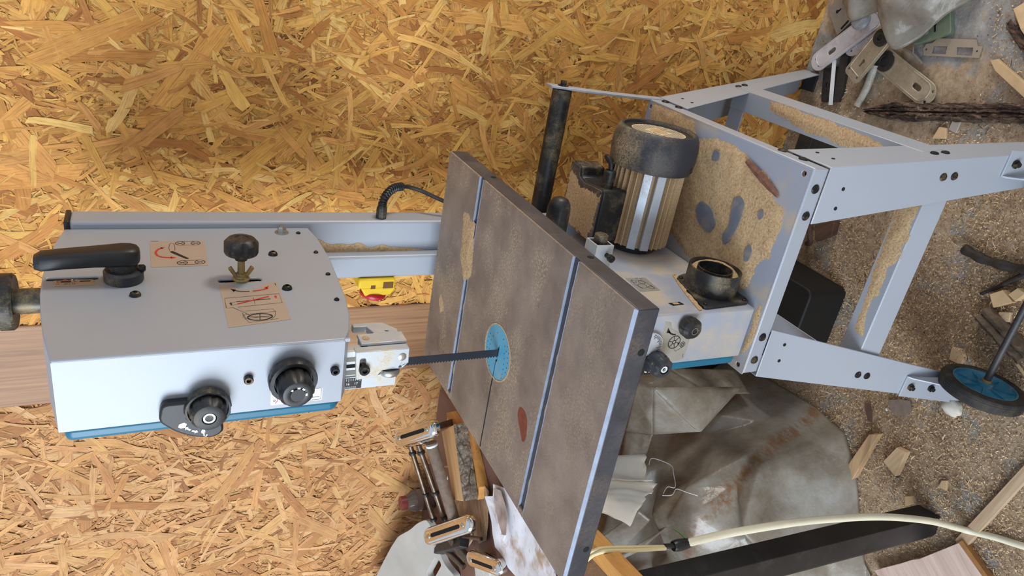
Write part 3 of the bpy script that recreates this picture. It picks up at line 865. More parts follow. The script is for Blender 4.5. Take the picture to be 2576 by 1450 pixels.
# dust heap by the first slot, dust on the far edge, rust stain
def heap(name, poly, z, h, par, mat, seed=0, res=.004, lab=None):
    xs = [p[0] for p in poly]; ys = [p[1] for p in poly]
    def inside(x, y):
        c = False; j = len(poly) - 1
        for i in range(len(poly)):
            a, b = poly[i], poly[j]
            if (a[1] > y) != (b[1] > y) and x < (b[0] - a[0]) * (y - a[1]) / (b[1] - a[1]) + a[0]: c = not c
            j = i
        return c
    def edge(x, y):
        d = 9
        for i in range(len(poly)):
            a = V(poly[i - 1]); b = V(poly[i]); p = V((x, y)); t = max(0, min(1, (p - a).dot(b - a) / max(1e-9, (b - a).length_squared))); d = min(d, (a + (b - a) * t - p).length)
        return d
    nx = int((max(xs) - min(xs)) / res) + 3; ny = int((max(ys) - min(ys)) / res) + 3
    H = {}
    for i in range(nx):
        for j in range(ny):
            x = min(xs) - res + i * res; y = min(ys) - res + j * res
            x2 = x + .5 * res * noise.noise(V((x * 300, y * 300, seed))); y2 = y + .5 * res * noise.noise(V((x * 300, y * 300, seed + 9)))
            e = edge(x, y) * (1 if inside(x, y) else -1)
            e += .35 * res * 2 * noise.noise(V((x * 120, y * 120, seed + 3))) + .006 * noise.noise(V((x * 38, y * 38, seed)))
            H[i, j] = (x2, y2, z + h * min(1, max(-.4, e / .012)) * (.75 + .5 * noise.noise(V((x * 45, y * 45, seed + 1)))) + .0006 * noise.noise(V((x * 500, y * 500, 2))), e)
    bm = bmnew(); vs = {}
    def v(k):
        if k not in vs: vs[k] = bm.verts.new(H[k][:3])
        return vs[k]
    for i in range(nx - 1):
        for j in range(ny - 1):
            q = [(i, j), (i + 1, j), (i + 1, j + 1), (i, j + 1)]
            if max(H[k][3] for k in q) > 0: bm.faces.new([v(k) for k in q])
    o = obj(name, bm, mat, par, smooth=80)
    return o
heap('dust_heap', [(.085, .206), (.079, .180), (.045, .174), (-.005, .166), (-.022, .191), (.005, .213), (.044, .222), (.078, .226)], TZ, .0022, tab, M_caked, 3, .0022)
heap('dust_heap', [(-.088, .272), (-.110, .250), (-.130, .266), (-.105, .280)], TZ, .001, tab, M_caked, 5, .002)
bm = bmnew(); prism(bm, rounded([(-.096, -.054), (-.094, -.070), (-.104, -.082), (-.130, -.0865), (-.140, -.080), (-.126, -.066), (-.112, -.052)], .008, 4), fZ(TZ), 0, .0004)
obj('rust_stain', bm, paint('rust', rgb(128, 62, 38), .8, 0, .15, 90, .3, 300), tab)
# table insert
bm = bmnew()
holes = [stadium((-.078, .0355), (-.052, .0355), .0022, 4)]
for x, y in ((-.049, .058), (-.037, .047), (-.036, .026), (-.043, .019), (-.040, .012), (-.048, .012), (-.0465, .004), (-.055, .006), (-.062, .003), (-.054, .0165), (-.0615, .0145), (-.070, .0125), (-.078, .012), (-.070, .003), (-.078, .0035), (-.086, .0115), (-.094, .013), (-.0865, .004),
             (-.058, .063), (-.050, .068), (-.058, .072), (-.066, .064), (-.066, .073), (-.074, .064), (-.076, .072), (-.090, .062), (-.098, .055)):
    if hypot(x - ins[0], y - ins[1]) < ri - .004: holes.append(circ((x, y), .0015, 8))
prism(bm, circ(ins, ri - .0012, 48), fZ(TZ), -.004, -.0002, holes)
tin = obj('table_insert', bm, M_insert, tab, label='sky blue perforated insert')
bm = bmnew(); prism(bm, circ(ins, ri - .0012, 40), fZ(TZ), -.012, -.0085); obj('insert_seat', bm, M_dark, tin)
bm = bmnew(); ringsolid(bm, (ins[0], ins[1], TZ), (0, 0, 1), ri + .0008, ri - .0014, -.003, .0004, 48); obj('dust_ring', bm, M_caked, tin)
bm = bmnew(); box(bm, (-.107, -.078), (.0365, .0380), (TZ - .0012, TZ + .0001)); obj('insert_slit', bm, paint('deep_blue_slit', rgb(16, 60, 84), .6), tin)

# ---------------- trunnion, handle and stop bracket under the table
bm = bmnew(); prism(bm, [(.2 + .155 * cos(t), .966 - .157 * sin(t)) for t in [pi * k / 24 for k in range(25)]], fX(.030), -.012, .012)
prism(bm, [(.06, .966), (.34, .966), (.34, .950), (.06, .950)], fX(.02), -.05, .05)
part('table_trunnion', bm, M_alu, bevel=.001)
bm = bmnew(); lathe(bm, (.035, .185, .853), (1, 0, 0), [(.0185, 0), (.0190, .006), (.0190, .068), (.0172, .078), (.0125, .0855), (.006, .0885)], 36, lambda th, i: (1 - .05 * ((th * 8 / (2 * pi)) % 1 < .18)) if i in (1, 2) else 1)
part('tilt_lock_handle', bm, M_blkdust, smooth=50)
bm = bmnew()
for y in ((.128, .131), (.160, .163)): box(bm, (0, .062), y, (.770, .803))
for z in ((.770, .773), (.800, .803)): box(bm, (0, .062), (.1311, .1599), z)
bk = part('stop_bracket', bm, M_alu, bevel=.0006)
bm = bmnew(); lathe(bm, (.03, .1455, .787), (1, 0, 0), [(.0105, 0), (.0115, .034), (.0115, .044), (.0095, .0455)], 24); obj('stop_screw', bm, M_blkdust, bk)
bm = bmnew(); lathe(bm, (.045, .128, .781), (0, -1, 0), [(.0042, 0), (.0042, .010), (.0062, .010), (.0062, .017)], 16); obj('side_screw', bm, M_bolt, bk)

# ---------------- lower wheel housing
lowo = [(.0, .552), (.0, .800), (.10, .806), (.20, .796), (.265, .770), (.32, .730), (.345, .68), (.345, .552)]
bm = bmnew(); prism(bm, lowo, fX(0), -.0935, 0, []); lh = part('lower_wheel_housing', bm, M_silver2, bevel=.0035, seg=3)
bm = bmnew(); prism(bm, [(.006, .556), (.006, .794), (.19, .788), (.26, .764), (.335, .69), (.335, .556)], fX(-.094), -.0175, 0); part('lower_door', bm, M_teal, bevel=.005, seg=3)
bm = bmnew(); prism(bm, [(.0265, .705), (.0355, .708), (.0375, .684), (.0285, .681)], fX(0), -.002, .0006); obj('rim_window', bm, M_dark, lh)
bm = bmnew(); prism(bm, [(.0295, .700), (.0350, .702), (.0355, .690), (.0300, .689)], fX(0), 0, .0010); obj('window_dust', bm, M_caked, lh)
# stickers of the lower housing
bm = bmnew(); prism(bm, [(.130, .7295), (.1285, .690), (.080, .692), (.0795, .733)], fX(0.0002), 0, .0003); st = part('speed_sticker', bm, M_sticksil)
bm = bmnew(); f = fX(.0007)
for c, r in (((.116, .722), .005), ((.112, .708), .006), ((.098, .716), .008), ((.091, .703), .005)): ribbon(bm, circ(c, r, 14), f, .0008, 0, closed=True)
ribbon(bm, [(.123, .722), (.106, .727), (.088, .722)], f, .0006, 0); ribbon(bm, [(.122, .714), (.108, .700), (.086, .697)], f, .0006, 0)
for y, z in ((.127, .712), (.125, .704)): ribbon(bm, [(y, z), (y - .001, z - .006)], f, .0008, 0)
text_bm('I', .007, lambda u, v, w: (.0007, .118 + v, .705 - u))(bm, 0); text_bm('II', .007, lambda u, v, w: (.0007, .096 + v, .699 - u))(bm, 0)
obj('sticker_print', bm, M_ink, st)
bm = bmnew()
notchp = [(-.019 + .017 * cos(a), .702 + .017 * sin(a)) for a in [radians(t) for t in range(190, 262, 8)]]
prism(bm, [(-.012, .7365)] + [(-.014, .724)] + [(-.024 - .018 * sin(a) * .6, .722 - .02 * sin(a)) for a in [radians(t) for t in (10, 30, 50, 70)]] + [(-.040, .686), (-.044, .6755), (-.085, .6755), (-.090, .700), (-.060, .733), (-.045, .7335)], fY(0), 0, .0003)
st = part('belt_sticker', bm, M_sticksil)
bm = bmnew(); f = fY(-.0005); c = (-.0515, .706)
ribbon(bm, circ(c, .0115, 24), f, .0014, 0, closed=True); ribbon(bm, circ(c, .0032, 12), f, .0014, 0, closed=True)
for k in range(6): a = k * pi / 3 + .3; ribbon(bm, [(c[0] + .003 * cos(a), c[1] + .003 * sin(a)), (c[0] + .011 * cos(a), c[1] + .011 * sin(a))], f, .0011, 0)
ribbon(bm, circ((-.0575, .6875), .0048, 16), f, .0011, 0, closed=True); ribbon(bm, circ((-.0575, .6875), .0022, 12), f, .0012, 0, closed=True)
patch(bm, circ((-.0555, .6965), .0018, 8), f, 0)
ribbon(bm, [(-.064, .703), (-.069, .699), (-.066, .692), (-.061, .684)], f, .0006, 0)
arc = [(-.030 - .0, .724), (-.0345, .7185), (-.037, .7125), (-.0375, .7075)]; ribbon(bm, arc, f, .0026, 0); patch(bm, [(-.0235, .7265), (-.033, .7275), (-.0335, .7185)], f, 0)
ribbon(bm, [(-.076, .6805), (-.082, .6785)], f, .0007, 0)
obj('sticker_print', bm, M_ink, st)
# belt knob, lower lock knob with quadrant, tilt scale
o = V((-.019, 0, .694))
bm = bmnew(); lathe(bm, o, (0, -1, 0), [(.010, 0), (.0105, .004), (.0165, .005), (.0175, .007), (.0175, .019), (.0125, .0245), (.0066, .0245), (.0062, .0235)], 48, knob_mod(7, .07, (3, 4)))
k = part('belt_tension_knob', bm, M_blkdust)
bm = bmnew(); ringsolid(bm, o, (0, -1, 0), .0062, .0052, .0238, .0250, 24); obj('grey_ring', bm, M_steel, k)
bm = bmnew(); prism(bm, rounded([(-.070, .772), (-.098, .772), (-.1055, .752), (-.1015, .733), (-.088, .728), (-.066, .734)], .007, 4), fY(0), .0, .008); qd = part('lower_quadrant_plate', bm, M_blk, bevel=.002)
bm = bmnew(); f = fY(-.0084); ribbon(bm, [(-.0965, .757), (-.0985, .752)], f, .002, 0); patch(bm, [(-.096, .748), (-.0995, .748), (-.0985, .743)], f, 0); ribbon(bm, [(-.0930, .7405), (-.0960, .7385), (-.0985, .7395)], f, .0022, 0); ribbon(bm, [(-.0985, .7395), (-.1005, .7365), (-.0985, .734)], f, .0012, 0)
obj('lock_symbols', bm, M_white, qd)
o = V((-.078, 0, .742))
bm = bmnew(); lathe(bm, o, (0, -1, 0), [(.0150, .006), (.0185, .008), (.0190, .011), (.0190, .022), (.0172, .024), (.0172, .031), (.0125, .036), (.0082, .036), (.0078, .031)], 48, knob_mod(8, .06, (2, 3, 5)))
k = part('lower_lock_knob', bm, paint('grey_black_plastic', rgb(50, 53, 60), .42, 0, .08, 20, .12, 900, dust=.5, dthr=.60, dsoft=.12, dscale=30, dcol=rgb(206, 180, 130)))
bm = bmnew(); ringsolid(bm, o, (0, -1, 0), .0058, .0036, .030, .0345, 20); obj('white_ring', bm, M_white, k)
bm = bmnew(); prism(bm, [(.0 - .052 + .024 * cos(t), .758 + .024 * sin(t)) for t in [2 * pi * k / 28 for k in range(28)]], fY(0), 0, .006); ts = part('tilt_scale', bm, M_alu)
bm = bmnew(); f = fY(-.0064)
for i in range(22):
    a = radians(180 + i * 8); ribbon(bm, [(-.052 + .0225 * cos(a), .758 + .0225 * sin(a)), (-.052 + (.017 if i % 5 else .014) * cos(a), .758 + (.017 if i % 5 else .014) * sin(a))], f, .0008, 0)
obj('scale_marks', bm, M_ink, ts)

# ---------------- dust port
o = V((0, .070, .5965))
bm = bmnew(); prism(bm, rounded([(.006, .660), (.118, .632), (.130, .606), (.128, .548), (.100, .530), (.014, .5535)], .012, 4), fX(.0006), 0, .0045, [circ((.070, .5965), .040, 36)])
dp = part('dust_port_flange', bm, M_blkdust, bevel=.001)
bm = bmnew(); ringsolid(bm, o, (1, 0, 0), .0446, .0422, .001, .044, 56); obj('outer_pipe', bm, M_blkdust, dp)
bm = bmnew(); ringsolid(bm, o, (1, 0, 0), .0300, .0278, .001, .043, 48); obj('inner_pipe', bm, M_blkdust, dp)
bm = bmnew()
prev = None
for i in range(41):                                        # dust packed between the pipes
    a = 2 * pi * i / 40; h = .030 + .012 * max(0, -cos(a - 2.3)) + .0018 * noise.noise(V((cos(a) * 4, sin(a) * 4, 1)))
    ya, za = cos(a), sin(a)
    cur = [(.001, .070 + .0300 * ya, .5965 + .0300 * za), (.001, .070 + .0420 * ya, .5965 + .0420 * za), (h, .070 + .0420 * ya, .5965 + .0420 * za), (h + .002, .070 + .0300 * ya, .5965 + .0300 * za)]
    if prev: hexa(bm, prev, cur)
    prev = cur
obj('packed_dust', bm, M_caked, dp)
bm = bmnew(); lathe(bm, o, (1, 0, 0), [(.0277, .001), (.0277, .003)], 32); obj('pipe_bottom', bm, M_dark, dp)
for y, z in ((.017, .648), (.112, .626), (.112, .543), (.020, .562)): dome((.005, y, z), (1, 0, 0), .0038, .003, M_bolt, 'flange_screw', dp)
bm = bmnew(); prev = None
for i in range(30):                                        # thin bank of dust along the flange
    t = i / 29; y = .004 + .130 * t; z = .668 - .030 * t - .012 * t * t; k_ = .6 + .8 * noise.noise(V((t * 8, 1, 3))); cur = [(.0003, y, z + .001), (.0003, y + .003, z - .009 * k_), (.0035, y + .002, z - .009 * k_), (.0012, y, z + .001)]
    if prev: hexa(bm, prev, cur)
    prev = cur
obj('flange_dust', bm, M_caked, dp)

# ---------------- motor
M_pale_dust = paint('pale_dust', rgb(226, 208, 174), .95, 0, .06, 60, .6, 400, dust=.5, dthr=.5, dsoft=.2, dscale=30, dcol=rgb(60, 56, 52))
o = V((0, .268, .629))
bm = bmnew(); lathe(bm, o, (1, 0, 0), [(.046, .0005), (.046, .012), (.043, .016)], 40); mot = part('motor', bm, M_blkdust)
bm = bmnew(); lathe(bm, o, (1, 0, 0), [(.0530, .014), (.0530, .163)], 64)
for k in range(34):
    a = 2 * pi * k / 34
    if radians(60) < a % (2 * pi) < radians(118): continue
    a_, u, w = frame((1, 0, 0)); d = u * cos(a) + w * sin(a); t = a_.cross(d)
    for h0, h1 in ((.015, .162),):
        p = o + d * .051; q = o + d * .0655; e = t * .0011
        hexa(bm, [p + a_ * h0 - e, p + a_ * h0 + e, q + a_ * (h0 + .002) + e * .7, q + a_ * (h0 + .002) - e * .7], [p + a_ * h1 - e, p + a_ * h1 + e, q + a_ * h1 + e * .7, q + a_ * h1 - e * .7])
obj('finned_body', bm, M_motorfin, mot)
bm = bmnew()
for ang in (150, 172):                                     # two flat bright pads on the body: angle from +Z toward -Y
    a = radians(ang - 128); d = V((0, -sin(a + .55), cos(a + .55))); t = V((1, 0, 0)).cross(d)
    p = o + d * .052; q = o + d * .0662; e = t * .0080
    hexa(bm, [p + V((.015, 0, 0)) - e, p + V((.015, 0, 0)) + e, q + V((.015, 0, 0)) + e, q + V((.015, 0, 0)) - e], [p + V((.162, 0, 0)) - e, p + V((.162, 0, 0)) + e, q + V((.162, 0, 0)) + e, q + V((.162, 0, 0)) - e])
obj('mounting_pad', bm, M_motorbright, mot, bevel=.001)
bm = bmnew()
lathe(bm, o, (1, 0, 0), [(.0690, .158), (.0725, .157), (.0755, .164), (.0772, .182), (.0772, .200), (.0745, .216), (.0700, .2245), (.0670, .226), (.0636, .225), (.0626, .2200)], 72, None, False, False)
fc = obj('fan_cover', bm, M_blkheavy, mot, smooth=50)
bm = bmnew()
sl = []
for k in range(-6, 7):
    v = k * .0072; hw_ = sqrt(max(0, .047 ** 2 - v * v))
    if hw_ < .012: continue
    ca, sa = cos(.35), sin(.35)
    for s in (-1, 1):
        if abs(k) < 3: segs = [(.019, hw_)] 
        else: segs = [(.0015, hw_)]
        for u0, u1 in segs:
            if u1 - u0 < .006: continue
            P = [(s * u0, v - .0019), (s * u1, v - .0019), (s * u1, v + .0019), (s * u0, v + .0019)]
            sl.append([(o.y + p[0] * ca - p[1] * sa, o.z + p[0] * sa + p[1] * ca) for p in P])
prism(bm, circ((o.y, o.z), .0620, 56), fX(.2200), -.0025, 0, sl); obj('fan_grille', bm, M_pale_dust, fc)
bm = bmnew(); ringsolid(bm, o, (1, 0, 0), .0624, .0490, .2198, .2206, 56); obj('grille_rim', bm, M_blk, fc)
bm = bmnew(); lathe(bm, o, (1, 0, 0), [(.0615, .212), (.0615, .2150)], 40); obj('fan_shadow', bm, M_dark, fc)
bm = bmnew(); lathe(bm, o + V((.2201, 0, 0)), (1, 0, 0), [(.016, 0), (.013, .0012), (.004, .002)], 20); obj('grille_dust', bm, M_caked, fc)
dd = V((0, -.84, -.54)).normalized(); bm = bmnew(); lathe(bm, o + V((.169, 0, 0)) + dd * .0745, dd, [(.0052, 0), (.0052, .003), (.0025, .003)], 16); obj('cover_screw', bm, M_bolt, fc)
# terminal box on top of the motor
TB = [(.238, .020), (.354, .020), (.354, .137), (.322, .134), (.318, .116), (.300, .112), (.238, .118)]      # (y, x)
fT = lambda y, x, w: (x, y, w)
bm = bmnew(); prism(bm, TB, fT, .686, .737); tb = obj('terminal_box', bm, M_blkdust, mot, bevel=.004, seg=3)
cen = (.292, .072)
bm = bmnew(); prism(bm, rounded([(cen[0] + (y - cen[0]) * .985, cen[1] + (x - cen[1]) * .985) for y, x in TB], .005, 3), fT, .737, .7415); lid = obj('box_lid', bm, M_blkheavy, mot, bevel=.001)
for y, x in ((.246, .108), (.312, .108), (.346, .028), (.246, .030)):
    bm = bmnew(); lathe(bm, (x, y, .7375), (0, 0, 1), [(.006, 0), (.006, .0042), (.004, .005)], 16); obj('lid_screw', bm, M_blkheavy, mot)
heap('lid_dust', [(.023, .243), (.106, .241), (.102, .306), (.110, .322), (.122, .350), (.023, .351)], .7415, .0016, mot, M_caked, 8, .003)
bm = bmnew(); lathe(bm, (.114, .262, .716), (1, 0, 0), [(.0105, 0), (.0105, .012), (.0098, .012), (.0112, .020), (.0112, .031), (.0085, .034)], 24); gl = obj('cable_gland', bm, M_blkdust, mot)
bm = bmnew(); tube(bm, [(.140, .262, .716), (.158, .262, .718), (.168, .268, .722), (.166, .280, .718), (.152, .290, .700), (.13, .30, .68), (.09, .32, .66)], .0046, 10); obj('motor_cable', bm, M_blk, gl)

# ---------------- power cable up at the column
bm = bmnew(); lathe(bm, (.0105, .381, 1.086), (1, 0, 0), [(.0095, 0), (.0095, .018), (.008, .022), (.007, .024)], 8); cg_ = part('column_cable_gland', bm, M_blkdust)
bm = bmnew()
pth = smooth_path([(.033, .381, 1.086), (.045, .384, 1.083), (.054, .394, 1.072), (.058, .405, 1.058), (.058, .411, 1.045)], 10)
for i, p in enumerate(pth[:-1]):
    d = (pth[i + 1] - p)
    if i % 3 == 0: lathe(bm, p, d, [(.0062, 0), (.0078, .0012), (.0078, .0026), (.0058, .0038)], 14)
tube(bm, [tuple(p) for p in pth], .0056, 10, smooth=False); obj('bend_relief', bm, M_blk, cg_)
bm = bmnew(); tube(bm, [(.058, .411, 1.046), (.056, .416, 1.030), (.051, .412, 1.008), (.044, .398, .985), (.036, .388, .960), (.022, .384, .92), (.017, .384, .85)], .0038, 10); obj('power_cable', bm, M_blk, cg_)

# ---------------- switch with yellow flap on the front of the column
bm = bmnew(); box(bm, (-.106, -.088), (.338, .400), (1.062, 1.128)); sw = part('switch_housing', bm, M_yellow, bevel=.003)
bm = bmnew(); prism(bm, [(-.108, 1.122), (-.106, 1.060), (-.112, 1.058), (-.124, 1.066), (-.126, 1.112)], fY(.345), -.045, 0); obj('emergency_flap', bm, M_yellow, sw, bevel=.003)
bm = bmnew(); lathe(bm, (-.122, .362, 1.094), (-1, 0, .10), [(.021, 0), (.0235, .003), (.0235, .007), (.019, .011), (.008, .012)], 32); obj('stop_button', bm, M_redpl, sw, label='red mushroom stop button')
bm = bmnew(); box(bm, (-.1062, -.094), (.3370, .345), (1.066, 1.084)); box(bm, (-.1062, -.1), (.3370, .345), (1.098, 1.106)); obj('switch_recess', bm, paint('brown_recess', rgb(110, 70, 24), .7), sw)

# ---------------- stand: top plate with folded rims
K = dict(x0=-.121, x1=.247, y0=-.017, y1=.423, z=.55)
bm = bmnew()
prism(bm, rounded([(K['x0'], K['y0']), (K['x1'], K['y0']), (K['x1'], K['y1']), (K['x0'], K['y1'])], .004, 2), fZ(.55), -.002, 0,
      [circ((.234, -.001), .0045, 14), circ((-.109, -.001), .0045, 14), circ((.234, .412), .0045, 14)])
stand = part('stand_top', bm, M_silver2, bevel=.0015, seg=3)
def rim(p, q, nrm, name='stand_rim'):
    bm = bmnew(); n_ = V(nrm)
    hexa(bm, [V((p[0], p[1], .5195)) - n_ * .0022, V((q[0], q[1], .5195)) - n_ * .0022, V((q[0], q[1], .5185)) , V((p[0], p[1], .5185))],
         [V((p[0], p[1], .5505)) - n_ * .0030, V((q[0], q[1], .5505)) - n_ * .0030, V((q[0], q[1], .5475)) + n_ * .0006, V((p[0], p[1], .5475)) + n_ * .0006])
    return obj(name, bm, M_silver, stand, bevel=.0008)
rim((K['x0'] + .004, K['y0']), (K['x1'], K['y0']), (0, -1, 0)); rim((K['x1'], K['y0']), (K['x1'], K['y1']), (1, 0, 0)); rim((K['x1'], K['y1']), (K['x0'], K['y1']), (0, 1, 0)); rim((K['x0'], K['y1']), (K['x0'], .03), (-1, 0, 0))
def head(o, ax, r=.0075, par=None, nm='bolt_head', mat=None):
    bm = bmnew(); lathe(bm, o, ax, [(r, 0), (r, .0004), (r * .9, .0005)] if nm == 'leg_hole' else [(r, 0), (r, .0006), (r * .82, .0022), (r * .3, .0032)], 20); return obj(nm, bm, mat or M_bolt, par or stand)
for x in (.215, .171, -.047, -.092): head((x, K['y0'] - .0008, .534), (0, -1, 0))
for y in (.076, .030, .401, .357): head((K['x1'] + .0008, y, .526), (1, 0, 0))
for (x, y) in ((.234, -.001), (-.109, -.001), (.234, .412)):
    bm = bmnew(); lathe(bm, (x, y, .540), (0, 0, 1), [(.006, 0), (.006, .001)], 14); obj('hole_shadow', bm, M_dark, stand)

# ---------------- legs: tapered folded angle
AX, BN, BF = .14, .14, .267
def leg(sx, sy, label=None):
    bx = K['x1'] if sx > 0 else K['x0']; by = K['y1'] if sy > 0 else K['y0']; b_ = BF if sy > 0 else BN
    zt_, zb_ = .5200, .004
    def corner(z, off=0): return V((bx + sx * (AX * (.55 - z) - off), by + sy * (b_ * (.55 - z) - off), z))
    def w(z): return .0955 - .078 * (.55 - z)
    t = .0025
    bm = bmnew()
    def sect(z):
        c = corner(z); ww = w(z)
        return [c, c + V((-sx * ww, 0, 0)), c + V((-sx * ww, -sy * t, 0)), c + V((-sx * t, -sy * t, 0)), c + V((-sx * t, -sy * ww, 0)), c + V((0, -sy * ww, 0))]
    A, B = [bm.verts.new(p) for p in sect(zb_)], [bm.verts.new(p) for p in sect(zt_)]
    for i in range(6):
        j = (i + 1) % 6; bm.faces.new((A[i], A[j], B[j], B[i]))
    bm.faces.new(A[::-1]); bm.faces.new(B)
    o_ = part('leg', bm, M_silver, bevel=.002, seg=2)
    dirY = V((0, sy, b_ * 1.0)).normalized(); dirX = V((sx, 0, AX)).normalized()
    def fy(xo, z, r, nm, mat=None): # on the +-Y flange
        c = corner(z); p = V((c.x - sx * xo, c.y + sy * .0003, z)); return head(p, dirY, r, o_, nm, mat)
    def fx(yo, z, r, nm, mat=None):
        c = corner(z); p = V((c.x + sx * .0003, c.y - sy * yo, z)); return head(p, dirX, r, o_, nm, mat)
    for z in (.297, .275): fy(.030, z, .0068, 'bolt_head'); fx(.030, z, .0068, 'bolt_head')
    for xo, z in ((.037, .484), (.069, .485)): fy(xo, z, .0030, 'leg_hole', M_dark); fx(xo, z, .0030, 'leg_hole', M_dark)
    bm = bmnew(); c = corner(.004); box(bm, (min(c.x, c.x - sx * .045), max(c.x, c.x - sx * .045)), (min(c.y, c.y - sy * .045), max(c.y, c.y - sy * .045)), (0, .0045)); obj('rubber_foot', bm, M_blk, o_, bevel=.001)
    return o_, corner
legs = {}
for sx_ in (-1, 1):
    for sy_ in (-1, 1): legs[sx_, sy_] = leg(sx_, sy_)
# ---------------- braces (angle section) with drifted dust on top
def brace(p, q, inward, zt_=.312):
    bm = bmnew(); p = V(p); q = V(q); n_ = V(inward)
    hexa(bm, [p, q, q + n_ * .042, p + n_ * .042], [p + V((0, 0, .0022)), q + V((0, 0, .0022)), q + n_ * .042 + V((0, 0, .0022)), p + n_ * .042 + V((0, 0, .0022))])
    d = V((0, 0, -.046)) - n_ * .0065
    hexa(bm, [p, q, q + d, p + d], [p + n_ * .0022, q + n_ * .0022, q + d + n_ * .0022, p + d + n_ * .0022])
    return part('brace', bm, M_silver, bevel=.0008)
br1 = brace((.2815, -.012, .308), (.2815, .455, .308), (-1, 0, 0))
br2 = brace((-.140, -.0455, .3053), (.262, -.0455, .3053), (0, 1, 0))
br3 = brace((-.140, .4560, .3053), (.262, .4560, .3053), (0, -1, 0))
br4 = brace((-.1515, -.012, .308), (-.1515, .455, .308), (1, 0, 0))
heap('dust_drift', [(.278, .345), (.2795, .30), (.278, .20), (.2765, .13), (.272, .072), (.262, .060), (.250, .090), (.2455, .16), (.249, .24), (.255, .30), (.262, .34)], .3103, .0030, br1, M_caked, 11, .004)
heap('dust_drift', [(.205, -.0425), (.150, -.0425), (.095, -.041), (.085, -.030), (.06, -.036), (.030, -.034), (.015, -.026), (-.02, -.030), (-.05, -.036), (-.052, -.022), (-.02, -.017), (.02, -.015), (.07, -.008), (.20, -.005)], .3076, .0030, br2, M_caked, 14, .004)
# dust over the plate, with bare patches
heap('dust_drift', [(.243, .405), (.244, .33), (.240, .28), (.214, .25), (.232, .19), (.226, .135), (.218, .115), (.212, .085), (.196, .045), (.176, .040), (.168, .022), (.148, .008), (.120, .012), (.092, .010), (.080, .022), (.060, .030), (.030, .030), (.012, .045), (.006, .12), (.008, .20), (.03, .255), (.03, .33), (.02, .40), (.12, .41)], .5502, .0028, stand, M_caked, 17, .0045)
for poly in ([(.070, .160), (.080, .190), (.100, .205), (.118, .195), (.115, .165), (.095, .145), (.078, .148)], [(.158, .105), (.150, .122), (.132, .118), (.100, .112), (.080, .122), (.066, .110), (.084, .098), (.118, .090), (.148, .092)],
             [(.060, .055), (.075, .062), (.095, .055), (.085, .045), (.066, .045)], [(.135, .052), (.146, .060), (.156, .052), (.146, .044)], [(.19, .20), (.21, .20), (.212, .185), (.196, .180)]):
    bm = bmnew(); prism(bm, rounded(poly, .012, 4), fZ(.5515), 0, .0026); obj('bare_patch', bm, paint('bare_silver_paint', rgb(120, 128, 142), .5, .2, .08, 30, .2, 700, dust=.5, dthr=.56, dsoft=.12, dscale=50), stand)
heap('dust_drift', [(.010, -.002), (.008, -.012), (-.02, -.0145), (-.055, -.0145), (-.082, -.008), (-.088, .0), (-.05, -.001)], .5502, .0020, stand, M_caked, 23, .002)

# ---------------- lifting handle at the far side
o_a, o_b = V((-.135, .462, .727)), V((.243, .462, .727))
bm = bmnew(); tube(bm, [o_a, o_b], .0190, 28, smooth=False); hd = part('lifting_handle', bm, M_blkdust)
for x in (-.137, .243):
    bm = bmnew(); pth = [(x + (.002 if x > 0 else 0), y, z) for y, z in ((.428, .50), (.4295, .56), (.436, .63), (.448, .69), (.461, .735), (.468, .755))]
    for i in range(len(pth) - 1):
        a, b = V(pth[i]), V(pth[i + 1]); n_ = V((0, .0125, 0))
        hexa(bm, [a - n_, a + n_, a + n_ + V((.0045, 0, 0)), a - n_ + V((.0045, 0, 0))], [b - n_, b + n_, b + n_ + V((.0045, 0, 0)), b - n_ + V((.0045, 0, 0))])
    bmesh.ops.remove_doubles(bm, verts=bm.verts, dist=.0003)
    obj('handle_strap', bm, M_silver, hd, bevel=.0008)
bm = bmnew(); lathe(bm, (.2495, .462, .727), (1, 0, 0), [(.0105, 0), (.0105, .002), (.0060, .002), (.0060, .010), (.003, .0105)], 18); obj('handle_bolt', bm, M_bolt, hd)

# ---------------- wheels on their brackets with the axle
M_tyre = paint('black_rubber', rgb(30, 29, 28), .7, 0, .15, 40, .3, 500, dust=.4, dthr=.56, dsoft=.15, dscale=30, dcol=rgb(120, 104, 78))
M_hub = paint('blue_wheel_plastic', rgb(42, 108, 136), .45, 0, .06, 30, .1, 500, dust=.3, dthr=.62, dsoft=.1, dscale=60)
WY, WZ, WR = -.150, .0738, .0734
def wheel(xin, s):
    o_ = V((xin, WY, WZ)); ax = (-s, 0, 0)
    bm = bmnew(); lathe(bm, o_, ax, [(.0545, .002), (.0575, .0005), (.0660, .0), (.0718, .003), (WR, .007), (.0727, .009), (WR, .0105), (.0727, .013), (WR, .015), (.0727, .018), (WR, .020), (.0718, .025), (.0660, .028), (.0545, .027), (.0545, .002)], 72, None, False, False)
    t = part('wheel', bm, M_tyre, smooth=40)
    bm = bmnew(); lathe(bm, o_, ax, [(.0550, .026), (.0550, .0018), (.0525, .0015), (.0500, .0065), (.0440, .0090), (.0200, .0085), (.0150, .0070), (.0140, -.001), (.0075, -.002)], 64)
    for k in range(7):
        a = 2 * pi * k / 7 + .3; d = V((0, cos(a), sin(a))); tt = V((1, 0, 0)).cross(d); e = tt * .0015; h = V(ax)
        hexa(bm, [o_ + d * .013 + h * .0035 - e, o_ + d * .013 + h * .0035 + e, o_ + d * .013 + h * .013 + e, o_ + d * .013 + h * .013 - e], [o_ + d * .0505 + h * .0050 - e, o_ + d * .0505 + h * .0050 + e, o_ + d * .0505 + h * .013 + e, o_ + d * .0505 + h * .013 - e])
    obj('wheel_hub', bm, M_hub, t)
    return t
w1 = wheel(-.107, 1); w2 = wheel(.233, -1)
